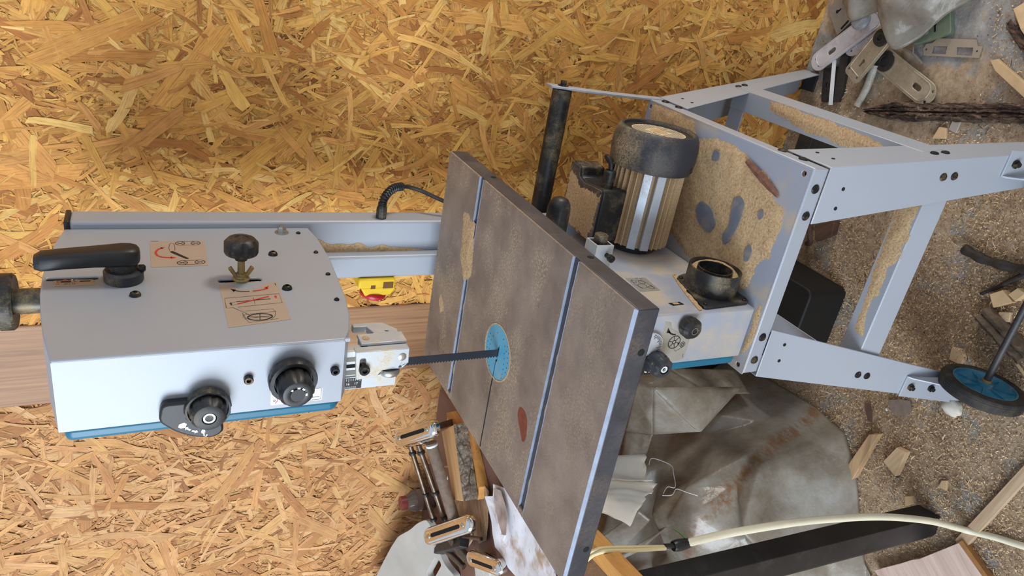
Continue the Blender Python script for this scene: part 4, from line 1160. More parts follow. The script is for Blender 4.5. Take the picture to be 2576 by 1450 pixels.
bm = bmnew(); cyl(bm, (-.118, WY, WZ), (.244, WY, WZ), .0062, n=18); axl = part('wheel_axle', bm, paint('dusty_steel_rod', rgb(70, 70, 74), .5, .5, .12, 30, .2, 500, dust=.4, dthr=.56, dsoft=.15, dscale=30, dcol=rgb(130, 116, 92)))
bm = bmnew()
for x in (-.105, .226): lathe(bm, (x, WY, WZ), (1, 0, 0), [(.0085, 0), (.0085, .005)], 18)
obj('axle_collar', bm, M_brass, axl)
for s in (-1, 1):
    cz = lambda z: -.017 - BN * (.55 - z)
    x0, x1 = ((-.176, -.131) if s < 0 else (.262, .307)); xi = x1 if s < 0 else x0; xo_ = x0 if s < 0 else x1
    sh = lambda z: (AX * (.18 - z)) * s
    bm = bmnew()
    hexa(bm, [(x0 + sh(.178), cz(.178) - .0004, .178), (x1 + sh(.178) * 0, cz(.178) - .0004, .178), (x1 + sh(.04) * .4, cz(.04) - .0004, .04), (x0 + sh(.04), cz(.04) - .0004, .04)],
         [(x0 + sh(.178), cz(.178) - .0032, .178), (x1 + sh(.178) * 0, cz(.178) - .0032, .178), (x1 + sh(.04) * .4, cz(.04) - .0032, .04), (x0 + sh(.04), cz(.04) - .0032, .04)])
    hexa(bm, [(xi - .003 * (1 if s < 0 else -1), cz(.178) - .003, .178), (xi, cz(.178) - .003, .178), (xi + sh(.04) * .4, cz(.04) - .003, .04), (xi + sh(.04) * .4 - .003 * (1 if s < 0 else -1), cz(.04) - .003, .04)],
         [(xi - .003 * (1 if s < 0 else -1), cz(.178) - .010, .174), (xi, cz(.178) - .010, .174), (xi + sh(.05) * .4, WY + .012, .060), (xi + sh(.05) * .4 - .003 * (1 if s < 0 else -1), WY + .012, .060)])
    bkt = part('wheel_bracket', bm, M_silver, bevel=.0006)
    for z in (.161, .108):
        xm = (x0 + x1) / 2 + sh(z) * .6; bm = bmnew(); lathe(bm, (xm, cz(z) - .003, z), (0, -1, .14), [(.0075, 0), (.0075, .004), (.0045, .004), (.0045, .009)], 6); obj('bracket_bolt', bm, M_bolt, bkt)
# ================================================================== WORKBENCH AND WHAT LIES ON IT
M_bench = paint('red_brown_bench_paint', rgb(122, 86, 72), .6, 0, .10, 9, .15, 300, dust=.4, dthr=.56, dsoft=.2, dscale=12, dcol=rgb(170, 140, 116))
M_orange = wood('varnished_pine', rgb(186, 126, 62), rgb(222, 164, 90), (0, 0, radians(90)), (3, 60, 60), .5)
M_chip = paint('raw_chipboard', rgb(128, 94, 62), .95, 0, .16, 60, .9, 260)
BZ = .86
bench = thing('workbench', 'red-brown workbench against the strand board wall left of the saw', 'workbench', (-.95, .2, 0))
bt = [(-.478, .531), (-.336, -.20), (-.305, -.36), (-1.5, -.36), (-1.5, .505)]
bm = bmnew(); prism(bm, bt, fZ(BZ), -.022, 0); obj('bench_top', bm, M_bench, bench, bevel=.002)
bm = bmnew()
a, b = V((-.440, .335, 0)), V((-.3065, -.352, 0)); d = (b - a).normalized(); n_ = V((-d.y, d.x, 0))
q = [a, b, b + n_ * .026, a + n_ * .026]
hexa(bm, [V((p.x, p.y, BZ - .026)) for p in q], [V((p.x, p.y, BZ + .002)) for p in q]); obj('edge_strip', bm, M_orange, bench, bevel=.0015, label='orange pine edge strip')
bm = bmnew(); q = [a - n_ * .030, b - n_ * .030, b - n_ * .0005, a - n_ * .0005]
hexa(bm, [V((p.x, p.y, BZ - .0005)) for p in q], [V((p.x, p.y, BZ + .0012)) for p in q]); obj('raw_edge', bm, M_chip, bench, label='bare chipboard band beside the strip')
for x, y in ((-1.02, .44), (-1.44, .44), (-1.44, -.30), (-1.02, -.30)):
    bm = bmnew(); box(bm, (x - .03, x + .03), (y - .03, y + .03), (0, BZ - .022)); obj('bench_leg', bm, M_bench, bench, bevel=.002)

# ------------- chrome fitting: rods between oblong slotted plates
M_chrome = paint('chrome', rgb(230, 228, 222), .10, 1.0, .03, 20, .5, 45)
M_worn = paint('worn_chrome_rod', rgb(120, 104, 88), .35, .8, .25, 60, .2, 300)
M_rough = paint('dusty_rough_tube', rgb(122, 104, 90), .85, .1, .14, 90, .6, 500)
M_sticker = paint('white_tape', rgb(226, 232, 238), .5)
ch = thing('chrome_rail', 'chrome rail of dusty rods joining three oblong slotted plates on the bench', 'metal fitting', (-.60, .25, BZ))
def oblong(name, c, d, L, W_, nrm, th=.010, par=None):
    c = V(c); d = V(d).normalized(); nrm = V(nrm); nrm = (nrm - d * nrm.dot(d)).normalized(); w_ = nrm.cross(d)
    f = lambda u, v, k: c + d * u + w_ * v + nrm * k
    o_ = []
    bm = bmnew(); h = L / 2 - W_ / 2; rr = []
    for k, hh in ((1.0, -th), (1.0, -.003), (.96, .0), (.86, .0032), (.70, .0058), (.50, .0074), (.30, .0080)):
        rr.append([bm.verts.new(f(u, v, hh)) for u, v in stadium((-h, 0), (h, 0), W_ / 2 * k, 10)])
    for i in range(len(rr) - 1):
        for q in range(len(rr[0])):
            w2 = (q + 1) % len(rr[0]); bm.faces.new((rr[i][q], rr[i][w2], rr[i + 1][w2], rr[i + 1][q]))
    bm.faces.new(rr[0][::-1]); bm.faces.new(rr[-1])
    pl = obj(name, bm, M_chrome, par or ch, smooth=50)
    bm = bmnew(); ring = stadium((-h, 0), (h, 0), W_ / 2 * .80, 10); ring = ring + ring[:1]
    tube(bm, [f(u, v, .0042) for u, v in ring], .0014, 8, smooth=False, cap=False); obj('plate_bead', bm, M_chrome, pl)
    bm = bmnew(); prism(bm, stadium((-h * .73, 0), (h * .73, 0), W_ * .11, 3), f, .004, .0084); obj('slot_shadow', bm, M_dark, pl)
    for s in (-1, 1):
        bm = bmnew(); lathe(bm, f(s * h * .93, 0, .0066), nrm, [(.0046, 0), (.0046, .0022), (.0024, .0030), (.0020, .001)], 16); obj('plate_screw', bm, M_steel, pl)
    return pl
up = V((0, 0, 1))
oblong('slotted_plate', (-.4405, .3395, .9855), (.093, -.091, -.045), .138, .036, up)
oblong('slotted_plate', (-.6270, .2445, .9250), (.126, -.101, -.050), .169, .038, up)
oblong('slotted_plate', (-.6145, .1325, .8900), (.063, -.101, -.022), .121, .032, up)
for p, q, r in (((-.522, .402, .968), (-.690, .336, .915), .0055), ((-.490, .362, .966), (-.645, .292, .912), .0058)):
    bm = bmnew(); cyl(bm, p, q, r, n=16); rd = obj('rod', bm, M_worn, ch)
    for t in (.08, .62, .95):
        c = V(p).lerp(V(q), t); dd = (V(q) - V(p)).normalized(); bm = bmnew(); lathe(bm, c, dd, [(r + .002, 0), (r + .003, .003), (r + .002, .007)], 14); obj('rod_collar', bm, M_blk, rd)
bm = bmnew(); tube(bm, [(-.452, .318, .958), (-.52, .287, .938), (-.604, .252, .912)], .0120, 18); tb_ = obj('rough_tube', bm, M_rough, ch)
for t, w_ in ((.02, .004), (.46, .006)):
    c = V((-.452, .318, .958)).lerp(V((-.604, .252, .912)), t); dd = V((-.152, -.066, -.046)).normalized(); bm = bmnew(); lathe(bm, c, dd, [(.0122, 0), (.0125, .0005), (.0125, w_), (.0122, w_ + .0005)], 20); obj('white_band', bm, M_sticker, tb_)
bm = bmnew(); box(bm, (-.085, .085), (-.016, .016), (-.022, .0), None); me_t = Matrix.Translation((-.700, .280, .905)) @ Matrix.Rotation(atan2(-.197, .231), 4, 'Z') @ Matrix.Rotation(-.35, 4, 'X')
bmesh.ops.transform(bm, matrix=me_t, verts=bm.verts); obj('mount_block', bm, paint('scuffed_black_mount', rgb(52, 46, 48), .5, .3, .3, 90), ch, bevel=.002)
bm = bmnew(); box(bm, (-.04, .04), (-.013, .013), (-.022, .0)); bmesh.ops.transform(bm, matrix=Matrix.Translation((-.488, .378, .972)) @ Matrix.Rotation(atan2(-.199, .181), 4, 'Z'), verts=bm.verts); obj('mount_block', bm, M_chrome, ch, bevel=.002)
for p, q, r in (((-.668, .262, .906), (-.690, .215, .884), .010), ((-.735, .292, .898), (-.735, .235, .876), .007), ((-.640, .236, .900), (-.600, .180, .880), .004)):
    bm = bmnew(); cyl(bm, p, q, r, n=14); obj('rod', bm, M_worn, ch)
bm = bmnew(); box(bm, (-.030, .050), (-.020, .02), (-.02, .0)); bmesh.ops.transform(bm, matrix=Matrix.Translation((-.664, .158, .883)) @ Matrix.Rotation(-.9, 4, 'Z'), verts=bm.verts); obj('mount_block', bm, paint('frosted_white_glass', rgb(206, 206, 200), .5, 0, .1, 120, .4, 300), ch, bevel=.004)
bm = bmnew(); hexa(bm, [(-.50, .42, BZ), (-.47, .39, BZ), (-.46, .40, BZ), (-.49, .43, BZ)], [(-.495, .395, .965), (-.470, .370, .965), (-.462, .378, .965), (-.487, .403, .965)]); obj('prop_foot', bm, M_worn, ch)

# ------------- offcut with bark, thin sheets, paper, jar, curved piece
M_pale = wood('fresh_pale_wood', rgb(196, 148, 98), rgb(222, 178, 126), (0, 0, radians(-48)), (3, 45, 45), .65)
M_paleX = wood('fresh_pale_wood_lengthwise', rgb(190, 158, 120), rgb(220, 192, 156), (0, 0, radians(20)), (4, 60, 60), .7)
def bark_mat():
    b = NB('grey_brown_bark')
    d = b.voro(42, vec=b.mapping(b.mapping(b.pos(), (1, 1, 1), (0, 0, radians(-48))), (.6, 1.2, 1)), feature='DISTANCE_TO_EDGE'); n = b.noise(120, 6, .7)
    c = b.ramp(n, [(.3, rgb(84, 70, 58)), (.5, rgb(128, 112, 96)), (.7, rgb(176, 166, 150))])
    c = b.mix(b.math('MULTIPLY', b.step(d, .05, .01), b.step(b.noise(30, 3), .42, .58)), c, rgb(58, 48, 40))
    return b.done(b.bsdf(c, .95, 0, b.bump(b.math('ADD', b.math('MULTIPLY', b.step(d, 0, .12), .4), n), 1.0, .005)))
def dark_bark():
    b = NB('dark_split_bark')
    v = b.mapping(b.pos(), (1.0, .16, 1)); n = b.noise(90, 8, .72, v); n2 = b.noise(420, 4, .7)
    c = b.ramp(n, [(.36, rgb(36, 28, 24)), (.47, rgb(82, 63, 52)), (.57, rgb(140, 112, 92)), (.70, rgb(190, 164, 140))])
    c = b.mix(b.math('MULTIPLY', b.step(n2, .6, .75), .6), c, rgb(186, 170, 156))
    return b.done(b.bsdf(c, .95, 0, b.bump(n, 1.0, .01)))
M_bark = bark_mat(); M_dbark = dark_bark()
oc = thing('bark_offcut', 'pale wood offcut with one bark edge lying beside the chrome rail', 'wood offcut', (-.50, .29, BZ))
top = [(-.478, .381), (-.423, .329), (-.540, .230), (-.572, .271)]
bm = bmnew(); hexa(bm, [(x - .002, y + .002, .8836) for x, y in top], [(x, y, .910 if i in (0, 3) else .908) for i, (x, y) in enumerate(top)]); obj('wood', bm, M_pale, oc, bevel=.0015)
bm = bmnew(); prev = None
for i in range(25):
    t = i / 24; p = V((-.423, .329)).lerp(V((-.540, .230)), t); e = V((-.401, .306)).lerp(V((-.508, .199)), t); wob = 1 + .25 * noise.noise(V((t * 9, 2, 1)))
    e = p + (e - p) * wob * .42; cur = [(p.x, p.y, .8836), (e.x, e.y, .8836), (e.x, e.y, .898 + .006 * noise.noise(V((t * 12, 4, 1)))), (p.x, p.y, .909)]
    if prev: hexa(bm, prev, cur)
    prev = cur
bmesh.ops.remove_doubles(bm, verts=bm.verts, dist=.0001); obj('bark', bm, M_bark, oc, label='cracked grey bark edge')

def flat_sheet(name, poly, z, th, mat, label, cat, curl=.0, res=14, seed=0, amp=.002, **kw):
    """thin sheet from an outline, gently curled, with real thickness"""
    bm = bmnew()
    n0 = len(poly); loop = []
    for i in range(n0):
        a, b = V(poly[i]), V(poly[(i + 1) % n0]); k = max(1, int((b - a).length / .012))
        for j in range(k): loop.append(tuple(a.lerp(b, j / k)))
    cx = sum(p[0] for p in loop) / len(loop); cy = sum(p[1] for p in loop) / len(loop)
    f0 = lambda x, y: z + curl * (hypot(x - cx, y - cy) / .1) ** 2 + amp * (noise.noise(V((x * 25, y * 25, seed))) + .6)
    f = lambda u, v, w: (u, v, f0(u, v) + w)
    vs = [bm.verts.new((p[0], p[1], 0)) for p in loop]; bm.faces.new(vs)
    bmesh.ops.triangulate(bm, faces=bm.faces); 
    for _ in range(2): bmesh.ops.subdivide_edges(bm, edges=[e for e in bm.edges if e.calc_length() > .014], cuts=1, use_grid_fill=True)
    bmesh.ops.triangulate(bm, faces=bm.faces)
    for v in bm.verts: v.co.z = f0(v.co.x, v.co.y)
    r = bmesh.ops.extrude_face_region(bm, geom=list(bm.faces))
    for g in r['geom']:
        if isinstance(g, bmesh.types.BMVert): g.co.z += th
    return single(name, bm, mat, label, cat, **kw)
def streak_mat():
    b = NB('streaky_brown_veneer'); v = b.mapping(b.mapping(b.pos(), (1, 1, 1), (0, 0, radians(-35))), (14, 120, 60))
    n = b.noise(1, 7, .68, v, 1.2); c = b.ramp(n, [(.3, rgb(108, 80, 58)), (.48, rgb(158, 124, 92)), (.62, rgb(188, 154, 118)), (.8, rgb(142, 104, 72))])
    c = b.mix(b.step(b.noise(9, 3), .5, .7), c, rgb(128, 112, 96), 'MIX')
    return b.done(b.bsdf(c, .7, 0, b.bump(n, .6, .002)))
M_streak = streak_mat()
flat_sheet('thin_board', [(-.470, .43), (-.432, .385), (-.432, .33), (-.505, .225), (-.535, .222), (-.560, .28), (-.51, .36)], BZ + .0005, .0205, M_orange, 'orange-brown board half under the bark offcut', 'board', amp=.001)
flat_sheet('wood_veneer', [(-.640, .452), (-.598, .395), (-.657, .351), (-.666, .316), (-.651, .245), (-.640, .205), (-.605, .178), (-.560, .190), (-.500, .205), (-.505, .235), (-.53, .28), (-.56, .36)], BZ + .0025, .0016, M_streak, 'streaky brown sheet of curled veneer under the bark offcut', 'veneer', curl=.002, seed=4, amp=.003)
flat_sheet('wood_chip', [(-.672, .284), (-.652, .272), (-.637, .238), (-.652, .228), (-.680, .238)], BZ + .010, .004, paint('pinkish_wood', rgb(196, 158, 130), .7), 'small pinkish wood chip between the veneer and the chrome rail', 'wood chip')
flat_sheet('wood_chip', [(-.521, .447), (-.500, .452), (-.484, .430), (-.476, .405), (-.515, .415)], BZ + .003, .003, M_pale, 'pale wood chip poking out behind the bark offcut', 'wood chip')
def card_mat():
    b = NB('burnt_floral_card'); n = b.noise(16, 5, .6)
    c = b.ramp(n, [(.34, rgb(176, 150, 126)), (.50, rgb(226, 226, 230)), (.72, rgb(238, 242, 250))])
    pk = b.step(b.noise(38, 3, .5, b.mapping(b.pos(), (1, 1, 1), (0, 0, 0), (2, 5, 0))), .60, .68)
    c = b.mix(b.math('MULTIPLY', pk, .4), c, rgb(196, 150, 160))
    gr = b.step(b.noise(60, 4, .6, b.mapping(b.pos(), (1, 1, 1), (0, 0, 0), (7, 1, 0))), .62, .70)
    return b.done(b.bsdf(b.mix(b.math('MULTIPLY', gr, .5), c, rgb(120, 108, 98)), .55))
M_card = card_mat()
flat_sheet('torn_card', [(-.464, .185), (-.490, .180), (-.512, .205), (-.498, .172), (-.487, .160), (-.512, .152), (-.505, .140), (-.536, .124), (-.528, .112), (-.560, .112), (-.578, .134), (-.578, .080), (-.570, .050), (-.590, .010), (-.62, -.06), (-.50, -.12), (-.40, -.02), (-.415, .10)], BZ + .003, .0018, M_card, 'torn white floral card with scorched edges lying on the bench', 'torn card', curl=.003, seed=9, amp=.006)
flat_sheet('card_curl', [(-.462, .172), (-.500, .150), (-.520, .110), (-.505, .092), (-.470, .108), (-.445, .145)], BZ + .014, .0012, paint('grey_pink_paper', rgb(176, 158, 148), .7, 0, .2, 40), 'curled grey-pink strip of card peeling off the torn floral card', 'torn card', curl=.012, seed=12, amp=.006)
# grey curved piece with an oval hole leaning on the wall
def tilt(x, y, w): return (x, y, .868 + .5 * (y - .262) + w)
bm = bmnew(); prism(bm, rounded([(-1.02, .488), (-.93, .466), (-.864, .448), (-.815, .432), (-.770, .402), (-.734, .384), (-.705, .362), (-.722, .345), (-.757, .328), (-.79, .300), (-.800, .268), (-1.0, .30), (-1.08, .42)], .012, 3), tilt, -.012, .004, [stadium((-.800, .318), (-.850, .330), .010, 6)])
single('curved_board', bm, paint('weathered_grey_board', rgb(176, 172, 164), .7, 0, .07, 14, .2, 200, dust=.3, dthr=.58, dsoft=.2, dscale=10, dcol=rgb(196, 170, 140)), 'pale grey curved board with an oval hole leaning behind the chrome rail', 'board', bevel=.003, seg=3)
bo = thing('jar', 'small glass jar of dark red liquid behind the chrome rods by the wall', 'jar', (-.758, .478, BZ))
bm = bmnew(); lathe(bm, (-.758, .478, BZ), (0, 0, 1), [(.020, 0), (.026, .004), (.026, .052), (.018, .064), (.014, .070)], 28)
b = NB('clear_glass'); gl_ = b.bsdf(rgb(214, 214, 210), .08, 0, None, **{'Transmission Weight': .9, 'IOR': 1.3}); obj('glass', bm, b.done(gl_), bo)
bm = bmnew(); lathe(bm, (-.758, .478, BZ), (0, 0, 1), [(.018, .002), (.0235, .005), (.0235, .032)], 28); obj('red_liquid', bm, paint('dark_red_liquid', rgb(112, 40, 44), .2), bo)
bm = bmnew(); lathe(bm, (-.758, .478, BZ), (0, 0, 1), [(.0165, .068), (.0165, .082)], 24); obj('lid', bm, paint('red_lid', rgb(120, 52, 48), .4), bo)

# ------------- torn cloth hanging over the bench edge, with loose threads
M_cloth = paint('stained_white_cotton', rgb(250, 246, 236), .9, 0, .03, 18, .4, 900, dust=.3, dthr=.64, dsoft=.12, dscale=26, dcol=rgb(196, 166, 110))
cl = thing('torn_cloth', 'torn off-white cloth with frayed ends hanging off the bench edge', 'cloth', (-.36, .03, .62))
def hang(name, y0, y1, zt, zb0, zb1, xo, seed):
    bm = bmnew(); nu, nv = 26, 22; g = []
    for i in range(nu + 1):
        row = []
        for j in range(nv + 1):
            u = i / nu; v = j / nv; y = y0 + (y1 - y0) * u + .012 * v * noise.noise(V((v * 2, seed, 1)))
            zb = zb0 + (zb1 - zb0) * u + .008 * noise.noise(V((u * 9, seed, 2))) + .003 * noise.noise(V((u * 60, seed, 3)))
            if v < .18: x = -.385 - .0 + (.075) * (v / .18); z = zt + .003
            else:
                t = (v - .18) / .82; x = -.310 + xo + .012 * sin(u * 7 + seed) * t - .055 * t + .008 * noise.noise(V((u * 4, t * 3, seed))); z = zt + (zb - zt) * t
            row.append(bm.verts.new((x - .19 * 0 - (y - .03) * .20, y, z)))
        g.append(row)
    for i in range(nu):
        for j in range(nv): bm.faces.new((g[i][j], g[i + 1][j], g[i + 1][j + 1], g[i][j + 1]))
    o_ = obj(name, bm, M_cloth, cl, smooth=80, fixn=False); s = o_.modifiers.new('Solidify', 'SOLIDIFY'); s.thickness = .0012; return o_
hang('cloth_flap', .004, .092, BZ + .003, .655, .610, 0, 2.0)
hang('cloth_flap', -.085, .006, BZ + .003, .765, .640, .006, 5.0)
bm = bmnew(); tube(bm, [(-.352, .048, .632), (-.350, .060, .618), (-.347, .045, .604), (-.345, .026, .597), (-.346, .008, .606), (-.348, -.022, .624), (-.346, -.020, .64), (-.344, -.034, .660)], .0007, 5, k=8); obj('thread', bm, M_white, cl)
bm = bmnew(); tube(bm, [(-.350, -.033, .660), (-.346, -.040, .645), (-.345, -.030, .628), (-.344, -.042, .616), (-.344, -.056, .600)], .0007, 5, k=8); obj('thread', bm, M_white, cl)

# ------------- spliced white cable running off the bench to the floor
cb = thing('cable', 'white flex with a black taped splice running off the bench to the floor', 'cable', (-.38, -.2, 0))
M_flex = paint('white_pvc_flex', rgb(224, 216, 190), .45, 0, .05, 20)
bm = bmnew(); tube(bm, [(-.352, -.140, .705), (-.345, -.145, .662), (-.335, -.155, .602), (-.336, -.165, .475), (-.344, -.172, .380), (-.357, -.180, .277), (-.375, -.188, .187), (-.396, -.197, .104), (-.417, -.209, .036), (-.419, -.224, .0120), (-.399, -.262, .0068), (-.376, -.310, .0066), (-.33, -.40, .0066)], .0066, 14); obj('sheath', bm, M_flex, cb)
bm = bmnew(); tube(bm, [(-.350, -.1405, .716), (-.350, -.141, .70), (-.352, -.140, .672)], .008, 12, rad=lambda t: .0052 + .0045 * sin(pi * min(1, .2 + t * .8))); tube(bm, [(-.344, -.141, .735), (-.349, -.141, .712)], .004, 10); obj('tape_joint', bm, paint('black_insulating_tape', rgb(34, 34, 36), .35, 0, .2, 200, .5, 300), cb, label='black insulating tape splice')
bm = bmnew()
for s in (-1, 1):
    tube(bm, [(-.40, -.10 + s * .0032, BZ + .0064), (-.345, -.124 + s * .0032, BZ + .0066), (-.322, -.138 + s * .0032, BZ + .0075), (-.318, -.142 + s * .003, .852), (-.330, -.143 + s * .003, .80), (-.346, -.142 + s * .0018, .735)], .0030, 8)
obj('bare_twin_wires', bm, paint('cream_wire', rgb(222, 206, 160), .5), cb)
bm = bmnew(); tube(bm, [(-.343, -.136, .69), (-.340, -.126, .695), (-.338, -.116, .702)], .0014, 6); tb = obj('green_wire', bm, paint('green_wire', rgb(96, 140, 70), .5), cb)

# ================================================================== UNDER AND BESIDE THE STAND
bm = bmnew(); prism(bm, rrect(-.345, -.111, .236, .462, .018, 5), fZ(0), .001, .12); single('plastic_crate', bm, paint('matt_black_crate', rgb(15, 15, 15), .65, 0, .1, 30), 'black plastic crate with rounded corners on the floor under the stand', 'crate', bevel=.004, seg=3)

def film_mat():
    b = NB('crumpled_clear_film')
    c = b.ramp(b.noise(7, 7, .65), [(.3, rgb(146, 132, 112)), (.5, rgb(182, 174, 160)), (.72, rgb(212, 211, 206))])
    # rusty stain running across the film
    sx = b.n('ShaderNodeSeparateXYZ'); b.link(b.pos(), sx.inputs[0])
    line = b.math('ABSOLUTE', b.math('SUBTRACT', b.math('ADD', b.math('ADD', sx.outputs[1], b.math('MULTIPLY', sx.outputs[2], .215)), b.math('MULTIPLY', b.math('SUBTRACT', b.noise(9, 4), .5), .05)), .187))
    st = b.math('MULTIPLY', b.step(line, .034, .004), b.step(b.noise(80, 5, .7, b.mapping(b.pos(), (1.2, .35, 1))), .36, .66))
    st = b.math('MULTIPLY', st, b.step(b.noise(5, 3), .30, .42))
    c = b.mix(b.math('MULTIPLY', st, .8), c, rgb(164, 112, 58))
    h = b.noise(16, 5, .55, None, 2.2)
    sc = b.noise(1, 4, .7, b.mapping(b.mapping(b.pos(), (1, 1, 1), (0, .3, .6)), (14, 260, 90)))
    c = b.mix(b.math('MULTIPLY', b.step(sc, .55, .75), .30), c, rgb(222, 222, 220))
    pr = b.bsdf(c, .27, 0, b.bump(h, .22, .008), **{'Specular IOR Level': .9})
    tl = b.n('ShaderNodeBsdfTranslucent'); b.link(c, tl.inputs[0])
    tr = b.n('ShaderNodeBsdfTransparent'); tr.inputs[0].default_value = (.86, .84, .80, 1)
    m1 = b.n('ShaderNodeMixShader'); m1.inputs[0].default_value = .30; b.link(pr, m1.inputs[1]); b.link(tl.outputs[0], m1.inputs[2])
    m2 = b.n('ShaderNodeMixShader'); b.link(b.math('MULTIPLY', b.noise(5, 4), .34), m2.inputs[0]); b.link(m1.outputs[0], m2.inputs[1]); b.link(tr.outputs[0], m2.inputs[2])
    return b.done(m2.outputs[0])
M_film = film_mat()
def crease(x, y, z, s):
    p = V((x, y, z)); q = p + V((.03 * noise.noise(p * 6), .03 * noise.noise(p * 6 + V((9, 0, 0))), 0))
    a = noise.voronoi(q * 5.2 + V((s, 0, 0)))[0]; d = noise.voronoi(q * 11 + V((0, s, 0)))[0]
    return 1.9 * min(.5, a[1] - a[0]) + .55 * min(.4, d[1] - d[0]) - .75
def xr(y):
    pts = [(-.30, -.80), (-.06, -.66), (.015, -.52), (.07, -.435), (.13, -.412), (.20, -.415), (.34, -.432), (.50, -.445)]
    for (a, b), (c, d) in zip(pts, pts[1:]):
        if y <= c: return b + (d - b) * max(0, (y - a)) / (c - a)
    return pts[-1][1]
rf = random.Random(12)
bm = bmnew(); g = []
NU, NV = 11, 10
for j in range(NV + 1):
    v = j / NV; row = []
    for i in range(NU + 1):
        u = i / NU; y = -.14 + .63 * v + (rf.uniform(-.02, .02) if 0 < j < NV else 0); x0 = xr(y); x = x0 - .86 * u ** 1.5 + (rf.uniform(-.018, .018) if i else 0)
        yn_ = -.05 - .10 * max(0, -x - .62); d = min(x0 - x, max(0, y - yn_) * 1.6)
        z = .006 + .37 * math.tanh(d / .14) + (rf.uniform(-.045, .045) if d > .03 else 0)
        row.append(bm.verts.new((x, y, max(.006, z))))
    g.append(row)
for j in range(NV):
    for i in range(NU):
        q = (g[j][i], g[j][i + 1], g[j + 1][i + 1], g[j + 1][i])
        if rf.random() < .5: bm.faces.new((q[0], q[1], q[2])); bm.faces.new((q[0], q[2], q[3]))
        else: bm.faces.new((q[0], q[1], q[3])); bm.faces.new((q[1], q[2], q[3]))
for _ in range(3): bmesh.ops.subdivide_edges(bm, edges=bm.edges[:], cuts=1, use_grid_fill=True)
bmesh.ops.smooth_vert(bm, verts=[v for v in bm.verts if not v.is_boundary], factor=.45, use_axis_x=True, use_axis_y=True, use_axis_z=True)
for v in bm.verts:
    p = v.co * 9; k = min(1, v.co.z / .06)
    v.co += V((noise.noise(p), noise.noise(p + V((7, 0, 0))), noise.noise(p + V((0, 7, 0))))) * .006 * k
# loose folds of the same sheet standing off it
def fold(pts, n=12, amp=.004, seed=0):
    a, b, c, d = [V(p) for p in pts]; rows = []
    for i in range(n + 1):
        row = []
        for j in range(n + 1):
            u, v = i / n, j / n; p = a.lerp(b, u).lerp(d.lerp(c, u), v); q = amp * sin(pi * u) * sin(pi * v)
            row.append(bm.verts.new(p + V((q * noise.noise(p * 20 + V((seed, 0, 0))) * 3 + q, -q, q * noise.noise(p * 30)))))
        rows.append(row)
    for i in range(n):
        for j in range(n): bm.faces.new((rows[i][j], rows[i + 1][j], rows[i + 1][j + 1], rows[i][j + 1]))
A_, B_, C_, F_, D_ = (-.355, .279, .46), (-.514, .304, .394), (-.459, .227, .326), (-.455, .239, .344), (-.389, .282, .18)
fold([(-.400, .390, .455), (-.385, .385, .33), (-.412, .300, .26), (-.398, .315, .42)], seed=15, amp=.008)
fold([(-.385, .385, .33), (-.415, .385, .10), (-.430, .30, .12), (-.412, .300, .26)], seed=17, amp=.008)
fold([A_, F_, C_, B_], seed=1, amp=.006)
fold([A_, D_, C_, F_], seed=4, amp=.008)
fold([(-.372, .33, .465), A_, B_, (-.569, .393, .40)], seed=7, amp=.012)
fold([(-.569, .393, .40), B_, (-.713, .401, .30), (-.715, .42, .36)], seed=9, amp=.014)
fold([(-.808, .293, .468), (-.671, .227, .441), (-.688, .207, .416), (-.849, .262, .425)], seed=11, amp=.006)
fold([(-.849, .262, .420), (-.700, .185, .380), (-.807, .224, .395), (-.900, .277, .425)], seed=13, amp=.006)
film = single('plastic_sheet', bm, M_film, 'large crumpled clear plastic sheet with rusty streaks heaped under the bench', 'plastic sheet', smooth=60, fixn=False)
s = film.modifiers.new('Solidify', 'SOLIDIFY'); s.thickness = .0004

bm = bmnew(); box(bm, (-.95, -.40), (.496, .512), (.001, .17)); single('dark_void_panel', bm, paint('dark_void_panel', rgb(14, 14, 14), .7), 'black panel added as the dark void under the bench behind the plastic heap', 'board', bevel=.002)  # added black panel: puts the under-bench shade behind the plastic into colour

# ------------- black plank leaning on the bench
M_plank = paint('black_stained_plank', rgb(28, 26, 27), .45, 0, .15, 12, .2, 200, dust=.35, dthr=.6, dsoft=.15, dscale=18, dcol=rgb(96, 90, 86))
f0, f1 = V((-.466, -.143, 0)), V((-.470, -.118, .83)); ax_ = (f1 - f0).normalized()
ea = V((.62, .78, 0)); eb = V((.78, -.62, 0))
bm = bmnew()
def psec(c): return [c + ea * .034 + eb * -.012, c + ea * .034 + eb * .004, c + ea * .002 + eb * .030, c - ea * .030 + eb * .002, c - ea * .034 - eb * .012]
hexa(bm, [p for p in psec(f0)], [p for p in psec(f1)])
lo_v = [v for v in bm.verts if v.co.z < .05]
for i, v in enumerate(lo_v): v.co.z = .0008 + (.016 if i in (0, 1) else .0)
single('plank', bm, M_plank, 'black-stained plank leaning on the bench with its foot in the shavings', 'plank', bevel=.0012)

bm = bmnew(); prev = None
for i in range(15):
    t = i / 14; c = V((.216, .116)).lerp(V((.186, .030)), t); w_ = .0075 * sin(pi * min(1, .12 + t * .80)) ** .6 + .0012 * noise.noise(V((t * 9, 2, 2))); nn = V((.94, -.33))
    cur = [bm.verts.new((c.x + nn.x * k * w_, c.y + nn.y * k * w_, .5525 + z)) for k, z in ((-1, 0), (-.6, .004), (.2, .0045), (1, .001), (1, 0))]
    if prev:
        for k in range(5): bm.faces.new((prev[k], prev[(k + 1) % 5], cur[(k + 1) % 5], cur[k]))
    else: bm.faces.new(cur[::-1])
    prev = cur
bm.faces.new(prev)
single('bark_sliver', bm, paint('red_brown_bark', rgb(124, 84, 68), .85, 0, .2, 90, .6, 400), 'red-brown sliver of bark lying in the dust on the saw stand', 'bark')

